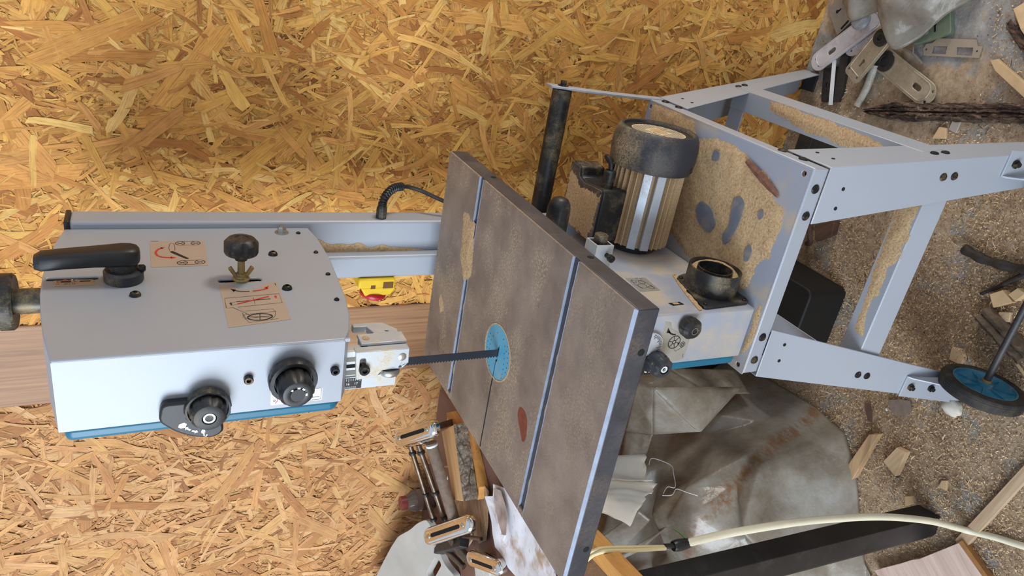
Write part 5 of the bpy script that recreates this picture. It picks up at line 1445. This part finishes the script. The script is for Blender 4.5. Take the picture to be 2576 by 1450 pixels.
# ================================================================== FLOOR LITTER
def lump(name, poly, z0, h, mat, label, cat, group=None, top=1.0, bevel=.001, **kw):
    cx = sum(p[0] for p in poly) / len(poly); cy = sum(p[1] for p in poly) / len(poly)
    bm = bmnew(); hexa(bm, [(x, y, z0) for x, y in poly], [(cx + (x - cx) * top, cy + (y - cy) * top, z0 + h) for x, y in poly])
    return single(name, bm, mat, label, cat, group, bevel=bevel, **kw)
M_chipw = paint('bleached_pine', rgb(206, 174, 132), .75, 0, .06, 40, .2, 300)
lump('wood_stick', [(-.377, .040), (-.362, .020), (-.490, -.005 + .035), (-.545, .040), (-.520, .062)], .002, .018, wood('striped_pine', rgb(150, 116, 84), rgb(204, 170, 128), (0, 0, radians(-10)), (4, 70, 70), .7), 'square pine stick poking out from under the plastic sheet', 'wood stick')
wd = thing('wood_wedge', 'wedge-shaped wood offcut with a bark end lying alone among the shavings', 'wood offcut', (-.39, -.035, 0))
bm = bmnew(); hexa(bm, [(-.363, -.025, .003), (-.357, -.050, .003), (-.421, -.052, .003), (-.410, -.013, .003)], [(-.362, -.027, .019), (-.358, -.049, .019), (-.423, -.051, .018), (-.412, -.013, .018)]); obj('wood', bm, M_paleX, wd, bevel=.001)
bm = bmnew(); hexa(bm, [(-.410, -.012, .003), (-.421, -.052, .003), (-.428, -.053, .003), (-.417, -.012, .003)], [(-.412, -.013, .017), (-.423, -.051, .017), (-.427, -.051, .012), (-.417, -.013, .012)]); obj('bark', bm, M_dbark, wd)
lump('wood_strip', [(-.200, -.252), (-.188, -.272), (-.452, -.232), (-.462, -.214), (-.455, -.208)], .002, .012, wood('grey_pine_lath', rgb(168, 138, 108), rgb(206, 180, 148), (0, 0, radians(8)), (4, 80, 80), .75), 'long weathered lath lying under the white cable', 'lath')
bm = bmnew(); outl_ = [(-.452, -.219), (-.500, -.335), (-.60, -.30), (-.585, -.235), (-.615, -.17), (-.655, -.112), (-.651, -.100), (-.590, -.140), (-.560, -.158), (-.545, -.170)]
prism(bm, outl_, fZ(.002), 0, .018)
tr_ = thing('curved_offcut', 'pink-white offcut with a sawn curve and brown end grain near the cable', 'wood offcut', (-.55, -.2, 0))
obj('wood', bm, wood('pink_white_beech', rgb(196, 166, 152), rgb(228, 204, 188), (0, 0, radians(-60)), (4, 60, 60), .6), tr_, bevel=.0008)
bm = bmnew(); hexa(bm, [(-.4515, -.2185, .002), (-.4995, -.3345, .002), (-.490, -.338, .002), (-.443, -.222, .002)], [(-.4515, -.2185, .0205), (-.4995, -.3345, .0205), (-.490, -.338, .0195), (-.443, -.222, .0195)]); obj('end_grain', bm, paint('brown_end_grain', rgb(156, 108, 58), .8, 0, .1, 60), tr_)
lump('wood_chip', [(-.453, -.082), (-.440, -.096), (-.450, -.107), (-.471, -.093)], .001, .009, M_chipw, 'square tan wood chip at the foot of the black plank', 'wood chip')
lump('wood_chip', [(-.367, -.132), (-.360, -.141), (-.380, -.149), (-.385, -.132)], .001, .008, M_chipw, 'tan wood chip alone in the shavings below the wedge offcut', 'wood chip')
lump('wood_block', [(.029, -.060), (.047, -.078), (.034, -.103), (.009, -.077)], .002, .020, M_chipw, 'larger cube of pine beside the forked twig', 'wood block', 'pine blocks by the twig')
lump('wood_block', [(.043, -.089), (.062, -.099), (.058, -.116), (.037, -.106)], .002, .018, M_chipw, 'smaller pine cube between the larger cube and the wheel axle', 'wood block', 'pine blocks by the twig')
lump('wood_block', [(.003, -.084), (.012, -.103), (-.006, -.109), (-.014, -.089)], .001, .010, M_paleX, 'flat pine piece between the larger cube and the grey log', 'wood block', 'pine blocks by the twig')
M_twig = paint('dark_wet_twig', rgb(48, 41, 36), .7, 0, .25, 90, .6, 250)
tw = thing('twig', 'dark forked twig lying on the sawdust near the wheel axle', 'twig', (.07, -.04, 0))
bm = bmnew(); tube(bm, [(.086, .024, .014), (.084, .004, .016), (.083, -.019, .014), (.087, -.053, .014), (.094, -.085, .013), (.10, -.12, .012)], .0095, 12, rad=lambda t: .0098 - .001 * t + .0012 * sin(t * 23)); obj('branch', bm, M_twig, tw)
bm = bmnew(); tube(bm, [(.017, -.037, .006), (.040, -.058, .008), (.063, -.076, .010), (.085, -.094, .012), (.095, -.103, .012)], .005, 10, rad=lambda t: .0028 + .0045 * t); obj('branch', bm, M_twig, tw)
lg = thing('log_piece', 'split grey log piece lying behind the near wheel under the axle', 'log', (-.03, -.11, 0))
bm = bmnew(); prev = None
for i in range(29):
    t = i / 28; c = V((-.012, -.060)).lerp(V((-.050, -.163)), t); w_ = .019 + .003 * noise.noise(V((t * 6, 1, 1))); nn = V((.94, -.35)) ; h = .028 + .004 * noise.noise(V((t * 7, 3, 2)))
    prof = [(-1, .001), (-1.05, h * .55), (-.55, h * .95), (-.10, h * .82), (.0, h * .60), (.12, h * .84), (.6, h), (1.0, h * .5), (1, .001)]
    cur = [bm.verts.new((c.x + nn.x * w_ * k + .0015 * noise.noise(V((t * 40, k * 9, 0))), c.y + nn.y * w_ * k, max(.001, z + .002 * noise.noise(V((t * 30, k * 7, 5)))))) for k, z in prof]
    if prev:
        for k in range(len(prof) - 1): bm.faces.new((prev[k], prev[k + 1], cur[k + 1], cur[k]))
        bm.faces.new((prev[-1], prev[0], cur[0], cur[-1]))
    else: bm.faces.new(cur[::-1])
    prev = cur
bm.faces.new(prev)
obj('wood', bm, wood('grey_brown_log', rgb(70, 58, 48), rgb(122, 104, 84), (0, 0, radians(70)), (5, 70, 70), .9), lg, smooth=60)
lump('splinter', [(-.106, -.030), (-.099, -.052), (-.110, -.066), (-.132, -.066), (-.135, -.036)], .001, .006, M_paleX, 'brownish bark-edged chip just behind the tyre', 'wood chip', top=.85)
bm = bmnew(); tube(bm, [(-.070, -.150, .006), (-.088, -.183, .006), (-.10, -.22, .006)], .003, 6); single('splinter', bm, M_chipw, 'long pale splinter beside the tyre under the axle', 'splinter')
lf = flat_sheet('dry_leaf', [(-.284, .039), (-.266, .015), (-.257, -.005), (-.273, -.017), (-.295, -.009), (-.305, .010), (-.302, .024)], .006, .0006, paint('grey_brown_leaf', rgb(128, 112, 100), .8, 0, .10, 60, .4, 200), 'flat grey-brown dry leaf by the foot of the near leg', 'leaf', curl=.004, seed=3, amp=.004)
flat_sheet('dry_leaf', [(-.329, .081), (-.317, .070), (-.330, .058), (-.352, .049), (-.356, .062), (-.342, .072)], .006, .0006, paint('brown_leaf', rgb(92, 70, 54), .8, 0, .15, 80), 'small curled dark brown leaf left of the grey leaf', 'leaf', curl=.010, seed=6, amp=.006)
bm = bmnew(); lathe(bm, (-.308, .036, .001), (0, 0, 1), [(.001, 0), (.0032, .002), (.0032, .004), (.001, .006)], 12); single('pebble', bm, M_white, 'tiny white bead beside the grey leaf', 'pebble')
bm = bmnew(); bmesh.ops.create_icosphere(bm, subdivisions=3, radius=1)
for v in bm.verts:
    k = 1 + .28 * noise.noise(v.co * 1.6 + V((4, 0, 0))); v.co = V((-.2145 + v.co.x * .017 * k, -.088 + v.co.y * .022 * k, max(.0015, .013 + v.co.z * .012 * k)))
single('stone', bm, paint('pale_stone', rgb(206, 200, 186), .7, 0, .06, 40), 'pale stone wedged between the near leg and the tyre', 'stone', smooth=80)

# ------------- old door hardware by the wall
M_whitepl = paint('worn_white_enamel', rgb(200, 196, 198), .5, .1, .06, 40, .15, 300, dust=.55, dthr=.60, dsoft=.10, dscale=34, dcol=rgb(140, 100, 70))
M_rustpl = paint('tarnished_plate', rgb(182, 172, 152), .4, .45, .12, 50, .2, 300, dust=.5, dthr=.56, dsoft=.16, dscale=30, dcol=rgb(132, 104, 74))
M_greyst = paint('grey_steel_case', rgb(150, 142, 132), .6, .3, .10, 40, .2, 300, dust=.5, dthr=.56, dsoft=.16, dscale=40, dcol=rgb(120, 98, 76))
M_green = paint('green_enamel', rgb(112, 128, 106), .5, .1, .05, 30, .1, 300, dust=.3, dthr=.6, dsoft=.1, dscale=60)
M_iron = paint('black_iron', rgb(52, 49, 46), .7, .3, .2, 60, .4, 250, dust=.3, dthr=.58, dsoft=.16, dscale=40, dcol=rgb(110, 92, 72))
def plate_thing(name, label, c, d, L, W_, z, th, mat, holes=(), round_=None, cat='door plate', raised=True, tiltx=0.0):
    """long door plate; holes in plate coordinates"""
    c = V((c[0], c[1], z)); d = V((d[0], d[1], tiltx)).normalized(); w_ = V((0, 0, 1)).cross(d).normalized(); n_ = d.cross(w_)
    f = lambda u, v, k: c + d * u + w_ * v + n_ * k
    r = round_ or W_ / 2 * .98
    t = thing(name, label, cat, (c.x, c.y, 0))
    bm = bmnew(); prism(bm, rrect(-L / 2, L / 2, -W_ / 2, W_ / 2, r, 7), f, 0, th, holes); p = obj('plate', bm, mat, t, bevel=th * .3, seg=2)
    if raised:
        bm = bmnew(); ring = rrect(-L / 2 + .016, L / 2 - .016, -W_ / 2 + .005, W_ / 2 - .005, r * .7, 7); tube(bm, [f(u, v, th) for u, v in ring + ring[:1]], .0013, 6, smooth=False, cap=False); obj('raised_bead', bm, mat, t)
    return t, f
wdir = V((.482 - .355, .395 - .523)); 
t, f = plate_thing('door_plate', 'white enamelled door plate with a round grey knob nearest the wall', (.4085, .4640), (.127, -.128), .205, .046, .016, .004, M_whitepl, [stadium((-.048, .000), (-.036, 0), .0055), circ((-.088, .009), .0024, 10), circ((-.086, -.010), .0024, 10)])
bm = bmnew(); lathe(bm, f(.055, .006, .003), (.15, -.1, 1), [(.009, 0), (.009, .012), (.020, .016), (.0215, .022), (.018, .028), (.006, .031)], 26); obj('door_knob', bm, paint('grey_speckled_knob', rgb(150, 156, 160), .5, .2, .12, 90), t, label='grey speckled knob')
t, f = plate_thing('door_plate', 'bare steel door plate with a keyhole lying on top of the others', (.391, .3815), (.106, -.056), .128, .050, .030, .0035, M_rustpl, [[(-.032, -.0026), (-.0225, -.0026)] + [(-.0185 + .0046 * cos(t), .0046 * sin(t)) for t in [radians(q) for q in range(-145, 146, 29)]] + [(-.0225, .0026), (-.032, .0026)], circ((-.052, .018), .0030, 10), circ((-.052, -.014), .0030, 10)], .010, tiltx=.006)
bm = bmnew(); lathe(bm, f(.042, .002, .0035), (0, 0, 1), [(.019, 0), (.018, .003), (.010, .003), (.010, .006), (.0075, .006), (.007, .001)], 26); obj('spindle_socket', bm, M_iron, t)
t, f = plate_thing('door_plate', 'tarnished round-ended door plate pointing away from the wall', (.3635, .2955), (-.047, -.132), .176, .050, .008, .004, M_rustpl, [stadium((.034, .0), (.046, .0), .0058), circ((.076, .012), .0032, 10), circ((.076, -.013), .0032, 10)])
bm = bmnew(); lathe(bm, f(-.060, 0, .004), (0, 0, 1), [(.022, 0), (.021, .004), (.012, .004), (.011, .002)], 24); obj('spindle_socket', bm, M_iron, t)
t, f = plate_thing('key_escutcheon', 'round-ended white escutcheon tucked beneath the steel door plate', (.409, .428), (.030, -.060), .085, .046, .010, .004, M_whitepl, [circ((-.020, .012), .0026, 10), circ((-.026, -.010), .0026, 10)], cat='escutcheon', raised=False)
bm = bmnew(); ringsolid(bm, f(.002, 0, .004), (0, 0, 1), .0150, .0125, 0, .0018, 26); obj('raised_ring', bm, M_whitepl, t)
lk = thing('lock_case', 'grey steel lock case with a keyhole by the wall behind the plates', 'lock', (.46, .51, 0))
f = lambda u, v, w: (u, v, .001 + w)
bm = bmnew(); prism(bm, rounded([(.462, .548), (.52, .515), (.475, .455), (.412, .498)], .006, 3), f, 0, .014, [stadium((.463, .519), (.469, .513), .0022)]); obj('case', bm, M_greyst, lk, bevel=.0012)
bm = bmnew(); prism(bm, circ((.4625, .5195), .0040, 12), fZ(.0145), 0, .0008); prism(bm, stadium((.430, .492), (.447, .481), .0025), fZ(.0145), 0, .0008); obj('keyhole', bm, M_dark, lk)
gk = thing('lock_case', 'green enamelled lock case with a keyhole half under the plastic', 'lock', (.465, .28, 0))
bm = bmnew(); prism(bm, rounded([(.426, .300), (.462, .228), (.520, .258), (.486, .338)], .007, 3), f, 0, .014); obj('case', bm, M_green, gk, bevel=.0015)
bm = bmnew(); prism(bm, circ((.4725, .2690), .0036, 12), fZ(.0152), 0, .0006); prism(bm, stadium((.4600, .2630), (.4700, .2678), .0018), fZ(.0152), 0, .0006); prism(bm, stadium((.488, .285), (.494, .266), .0022), fZ(.0152), 0, .0006); obj('keyhole', bm, M_dark, gk)
bm = bmnew(); lathe(bm, (.455, .281, .015), (0, 0, 1), [(.0048, 0), (.0048, .001), (.003, .002)], 16); obj('rivet', bm, M_greyst, gk)
bm = bmnew(); prism(bm, [(.448, .259), (.459, .180), (.448, .172), (.450, .162), (.428, .160), (.411, .275), (.424, .282), (.434, .279), (.437, .267)], fZ(.002), 0, .0022,
    [[(.432, .262), (.437, .232), (.422, .229), (.418, .259)], [(.439, .212), (.444, .179), (.429, .175), (.425, .206)], circ((.4235, .2745), .0024, 10), circ((.439, .169), .0020, 10)])
single('strike_plate', bm, paint('brushed_strike_plate', rgb(176, 166, 150), .5, .4, .05, 60), 'flat steel strike plate with two rectangular windows on bare concrete', 'strike plate')
hg = thing('hinge', 'black iron hinge strap lying beneath the white strip', 'hinge', (.32, .47, 0))
bm = bmnew(); prism(bm, rounded([(.337, .512), (.350, .470), (.272, .450), (.264, .487)], .004, 2), f, 0, .006, [stadium((.300, .486), (.306, .488), .0035)]); obj('leaf', bm, M_iron, hg, bevel=.001)
bm = bmnew(); prism(bm, rounded([(.385, .470), (.383, .452), (.300, .434), (.276, .436), (.273, .449), (.340, .466)], .004, 2), lambda u, v, w: (u, v, .008 + w), -.007, .004); obj('leaf', bm, M_iron, hg, bevel=.001)
bm = bmnew(); hexa(bm, [(.358, .486, .013), (.362, .478, .013), (.266, .446, .013), (.264, .455, .013)], [(.358, .486, .016), (.362, .478, .016), (.266, .446, .016), (.264, .455, .016)]); single('white_strip', bm, M_white, 'thin white plastic strip laid across the black hinge', 'strip')
bm = bmnew(); tube(bm, [(.372, .372, .016), (.350, .373, .013), (.324, .3745, .011), (.300, .379, .010), (.280, .384, .010)], .008, 14, rad=lambda t: .0098 - .0018 * t, flat=.75); single('lever_handle', bm, paint('white_lever', rgb(196, 192, 180), .5, .1, .05, 40, dust=.6, dthr=.5, dsoft=.2, dscale=30, dcol=rgb(96, 84, 74)), 'dirty white door lever poking out below the steel plate', 'door lever')
bm = bmnew(); tube(bm, [(.421, .330, .006), (.416, .315, .009), (.410, .295, .009), (.396, .270, .006)], .0032, 8); single('wire_hook', bm, M_greyst, 'bent grey wire hook beside the tarnished plate', 'wire')
bm = bmnew(); tube(bm, [(.440, .309, .012), (.425, .302, .010), (.411, .295, .012)], .0018, 6); single('nail', bm, M_steel, 'thin straight nail under the edge of the plastic', 'nail')
bm = bmnew(); g = []
cpt = [((.53, .62 - .10, .004), (.530, .20, .004))]
edge_ = [(.476, .505, .012), (.458, .462, .045), (.451, .432, .055), (.476, .392, .040), (.470, .372, .060), (.412, .322, .046), (.436, .286, .030), (.468, .262, .028), (.500, .240, .022), (.530, .208, .012)]
far_ = [(.600, .545, .010), (.600, .52, .05), (.600, .49, .09), (.602, .45, .10), (.605, .40, .11), (.61, .36, .10), (.615, .32, .08), (.62, .28, .06), (.62, .25, .04), (.62, .21, .02)]
E1 = smooth_path(edge_, 5); E2 = smooth_path(far_, 5)
for p, q in zip(E1, E2):
    row = []
    for j in range(25):
        t = j / 24; c = p.lerp(q, t); s_ = sin(pi * min(1, t * 1.0)); cr = crease(c.x * 1.5, c.y * 1.5, 0, 8.1)
        row.append(bm.verts.new((c.x, c.y, max(.022 if .01 < t else c.z, c.z + .022 * s_ + .020 * cr * min(1, t * 6)))))
    g.append(row)
for i in range(len(g) - 1):
    for j in range(24): bm.faces.new((g[i][j], g[i + 1][j], g[i + 1][j + 1], g[i][j + 1]))
fl2 = single('plastic_sheet', bm, M_film, 'smaller crumpled plastic sheet thrown over the old door hardware', 'plastic sheet', smooth=60, fixn=False)
s = fl2.modifiers.new('Solidify', 'SOLIDIFY'); s.thickness = .0004

# ------------- bark strip and wood pieces on the right
bm = bmnew(); prev = None; NB_ = 200
for i in range(NB_ + 1):
    t = i / NB_; c = V((.275, .360)).lerp(V((.358, .010)), t); w_ = (.019 + .004 * noise.noise(V((t * 5, 0, 9)))) * min(1, .25 + t * 5); nn = V((.97, .23))
    prof = [(-1, .001), (-.96, .008), (-.8, .013), (-.6, .016), (-.4, .013), (-.25, .015), (-.08, .010), (0, .004), (.07, .012), (.22, .016), (.4, .013), (.58, .018), (.78, .015), (.94, .009), (1, .001)]
    cur = [bm.verts.new((c.x + nn.x * w_ * k + .0022 * noise.noise(V((t * 30, k * 8, 1))), c.y + nn.y * w_ * k, max(.001, z + .0055 * noise.noise(V((t * 26, k * 5, 5))) + .003 * noise.noise(V((t * 90, k * 12, 5)))))) for k, z in prof]
    if prev:
        for k in range(len(prof) - 1): bm.faces.new((prev[k], prev[k + 1], cur[k + 1], cur[k]))
        bm.faces.new((prev[-1], prev[0], cur[0], cur[-1]))
    else: bm.faces.new(cur[::-1])
    prev = cur
bm.faces.new(prev)
single('bark_strip', bm, M_dbark, 'long dark rough strip of bark lying along the floor beside the stand', 'bark', smooth=40)
lump('wood_stick', [(.428, .134), (.434, .122), (.398, .040), (.372, .030), (.412, .116)], .002, .010, M_chipw, 'rough sawn pale stick beyond the bark strip', 'wood stick', top=.95)
bb = thing('wood_block', 'pine block with a bark side at the far corner of the floor', 'wood block', (.50, .09, 0))
bm = bmnew(); hexa(bm, [(.500, .122, .002), (.54, .085, .002), (.52, .02, .002), (.462, .070, .002)], [(.520, .118, .032), (.55, .085, .032), (.52, .02, .030), (.488, .090, .030)]); obj('wood', bm, M_chipw, bb, bevel=.001)
bm = bmnew(); hexa(bm, [(.500, .128, .001), (.463, .074, .001), (.445, .078, .001), (.488, .136, .001)], [(.504, .122, .020), (.468, .070, .020), (.456, .076, .012), (.494, .130, .012)]); obj('bark', bm, M_dbark, bb)
lump('wood_shard', [(.288, .179), (.290, .164), (.270, .156), (.262, .184)], .001, .007, M_chipw, 'triangular pine shard between the bark strip and the stand leg', 'wood shard')
lump('floor_tile', [(.309, .160), (.308, .142), (.285, .142), (.288, .160)], .001, .004, paint('pinkish_scrap', rgb(182, 166, 156), .8), 'small pinkish scrap beside the pine shard', 'scrap')
bm = bmnew(); box(bm, (.135, .212), (.395, .435), (.001, .10)); single('post_offcut', bm, M_iron, 'short black post offcut standing behind the far brace', 'post', bevel=.002)
bm = bmnew(); hexa(bm, [(-.004, .372, .001), (.026, .323, .001), (-.008, .318, .001), (-.040, .355, .001)], [(-.004, .372, .022), (.026, .323, .022), (-.008, .318, .020), (-.040, .355, .020)]); single('board_scrap', bm, wood('dark_old_board', rgb(72, 50, 38), rgb(104, 76, 58), (0, 0, radians(40)), (4, 60, 60), .8), 'dark brown board scrap on the floor under the stand', 'board', bevel=.0015)
bm = bmnew(); tube(bm, [(.002, .392, .010), (-.022, .380, .022), (-.048, .368, .018), (-.058, .384, .010)], .006, 10); single('iron_hook', bm, paint('rusty_iron', rgb(92, 70, 58), .8, .2, .2, 80, .5, 300), 'rusty bent iron hook next to the dark board scrap', 'hook')
# ================================================================== LIGHT
W = bpy.data.worlds.new('daylight'); S.world = W; W.use_nodes = True
nt = W.node_tree; nt.nodes.clear()
out = nt.nodes.new('ShaderNodeOutputWorld'); bg = nt.nodes.new('ShaderNodeBackground')
tc = nt.nodes.new('ShaderNodeTexCoord'); sep = nt.nodes.new('ShaderNodeSeparateXYZ')
nt.links.new(tc.outputs['Generated'], sep.inputs[0])
mr = nt.nodes.new('ShaderNodeMapRange'); nt.links.new(sep.outputs[2], mr.inputs[0])
mr.inputs[1].default_value = -.25; mr.inputs[2].default_value = .8
rp = nt.nodes.new('ShaderNodeValToRGB'); nt.links.new(mr.outputs[0], rp.inputs[0])
e = rp.color_ramp.elements
e[0].position = 0; e[0].color = (.30, .26, .21, 1); e[1].position = 1; e[1].color = (.42, .50, .62, 1)
x = e.new(.35); x.color = (.62, .64, .66, 1)
nt.links.new(rp.outputs[0], bg.inputs[0]); bg.inputs[1].default_value = 1.1
nt.links.new(bg.outputs[0], out.inputs[0])

def area(name, loc, target, sx, sy, power, col):
    l = bpy.data.lights.new(name, 'AREA'); l.shape = 'RECTANGLE'; l.size = sx; l.size_y = sy; l.energy = power; l.color = col
    o = bpy.data.objects.new(name, l); COL.objects.link(o); o.location = loc
    o.rotation_euler = (V(target) - V(loc)).to_track_quat('-Z', 'Y').to_euler()
    return o
# open shed door to the left behind the camera: cool sky light
area('door_daylight', (-1.9, -2.6, 2.0), (-.2, .2, 1.0), 2.0, 2.2, 125, (.82, .91, 1.0))
# added warm lamp low on the right, aimed at the housing; no opening known
area('side_warm_fill', (1.75, .40, .62), (0, .16, 1.45), .36, .36, 15, (1.0, .93, .83))

S.view_settings.view_transform = 'Standard'; S.view_settings.look = 'None'
S.view_settings.gamma = 1.0; S.view_settings.use_curve_mapping = False
S.view_settings.exposure = 0.15

# ================================================================== CAMERA
cam = bpy.data.cameras.new('camera'); co = bpy.data.objects.new('camera', cam); COL.objects.link(co)
cam.sensor_width = 36; cam.sensor_fit = 'HORIZONTAL'; cam.lens = 36 * 1818.6 / 2576
cam.clip_start = .01
r0 = V((0.16393018, -0.41430523, -0.89525308)); r1 = V((-0.89358904, -0.44680741, 0.04314806)); r2 = V((-0.41788218, 0.79291507, -0.44346384))
m = Matrix((r0, -r1, -r2)).transposed().to_4x4()
m.translation = V((0.46624979, -0.77035323, 1.44667643))
co.matrix_world = m
S.camera = co
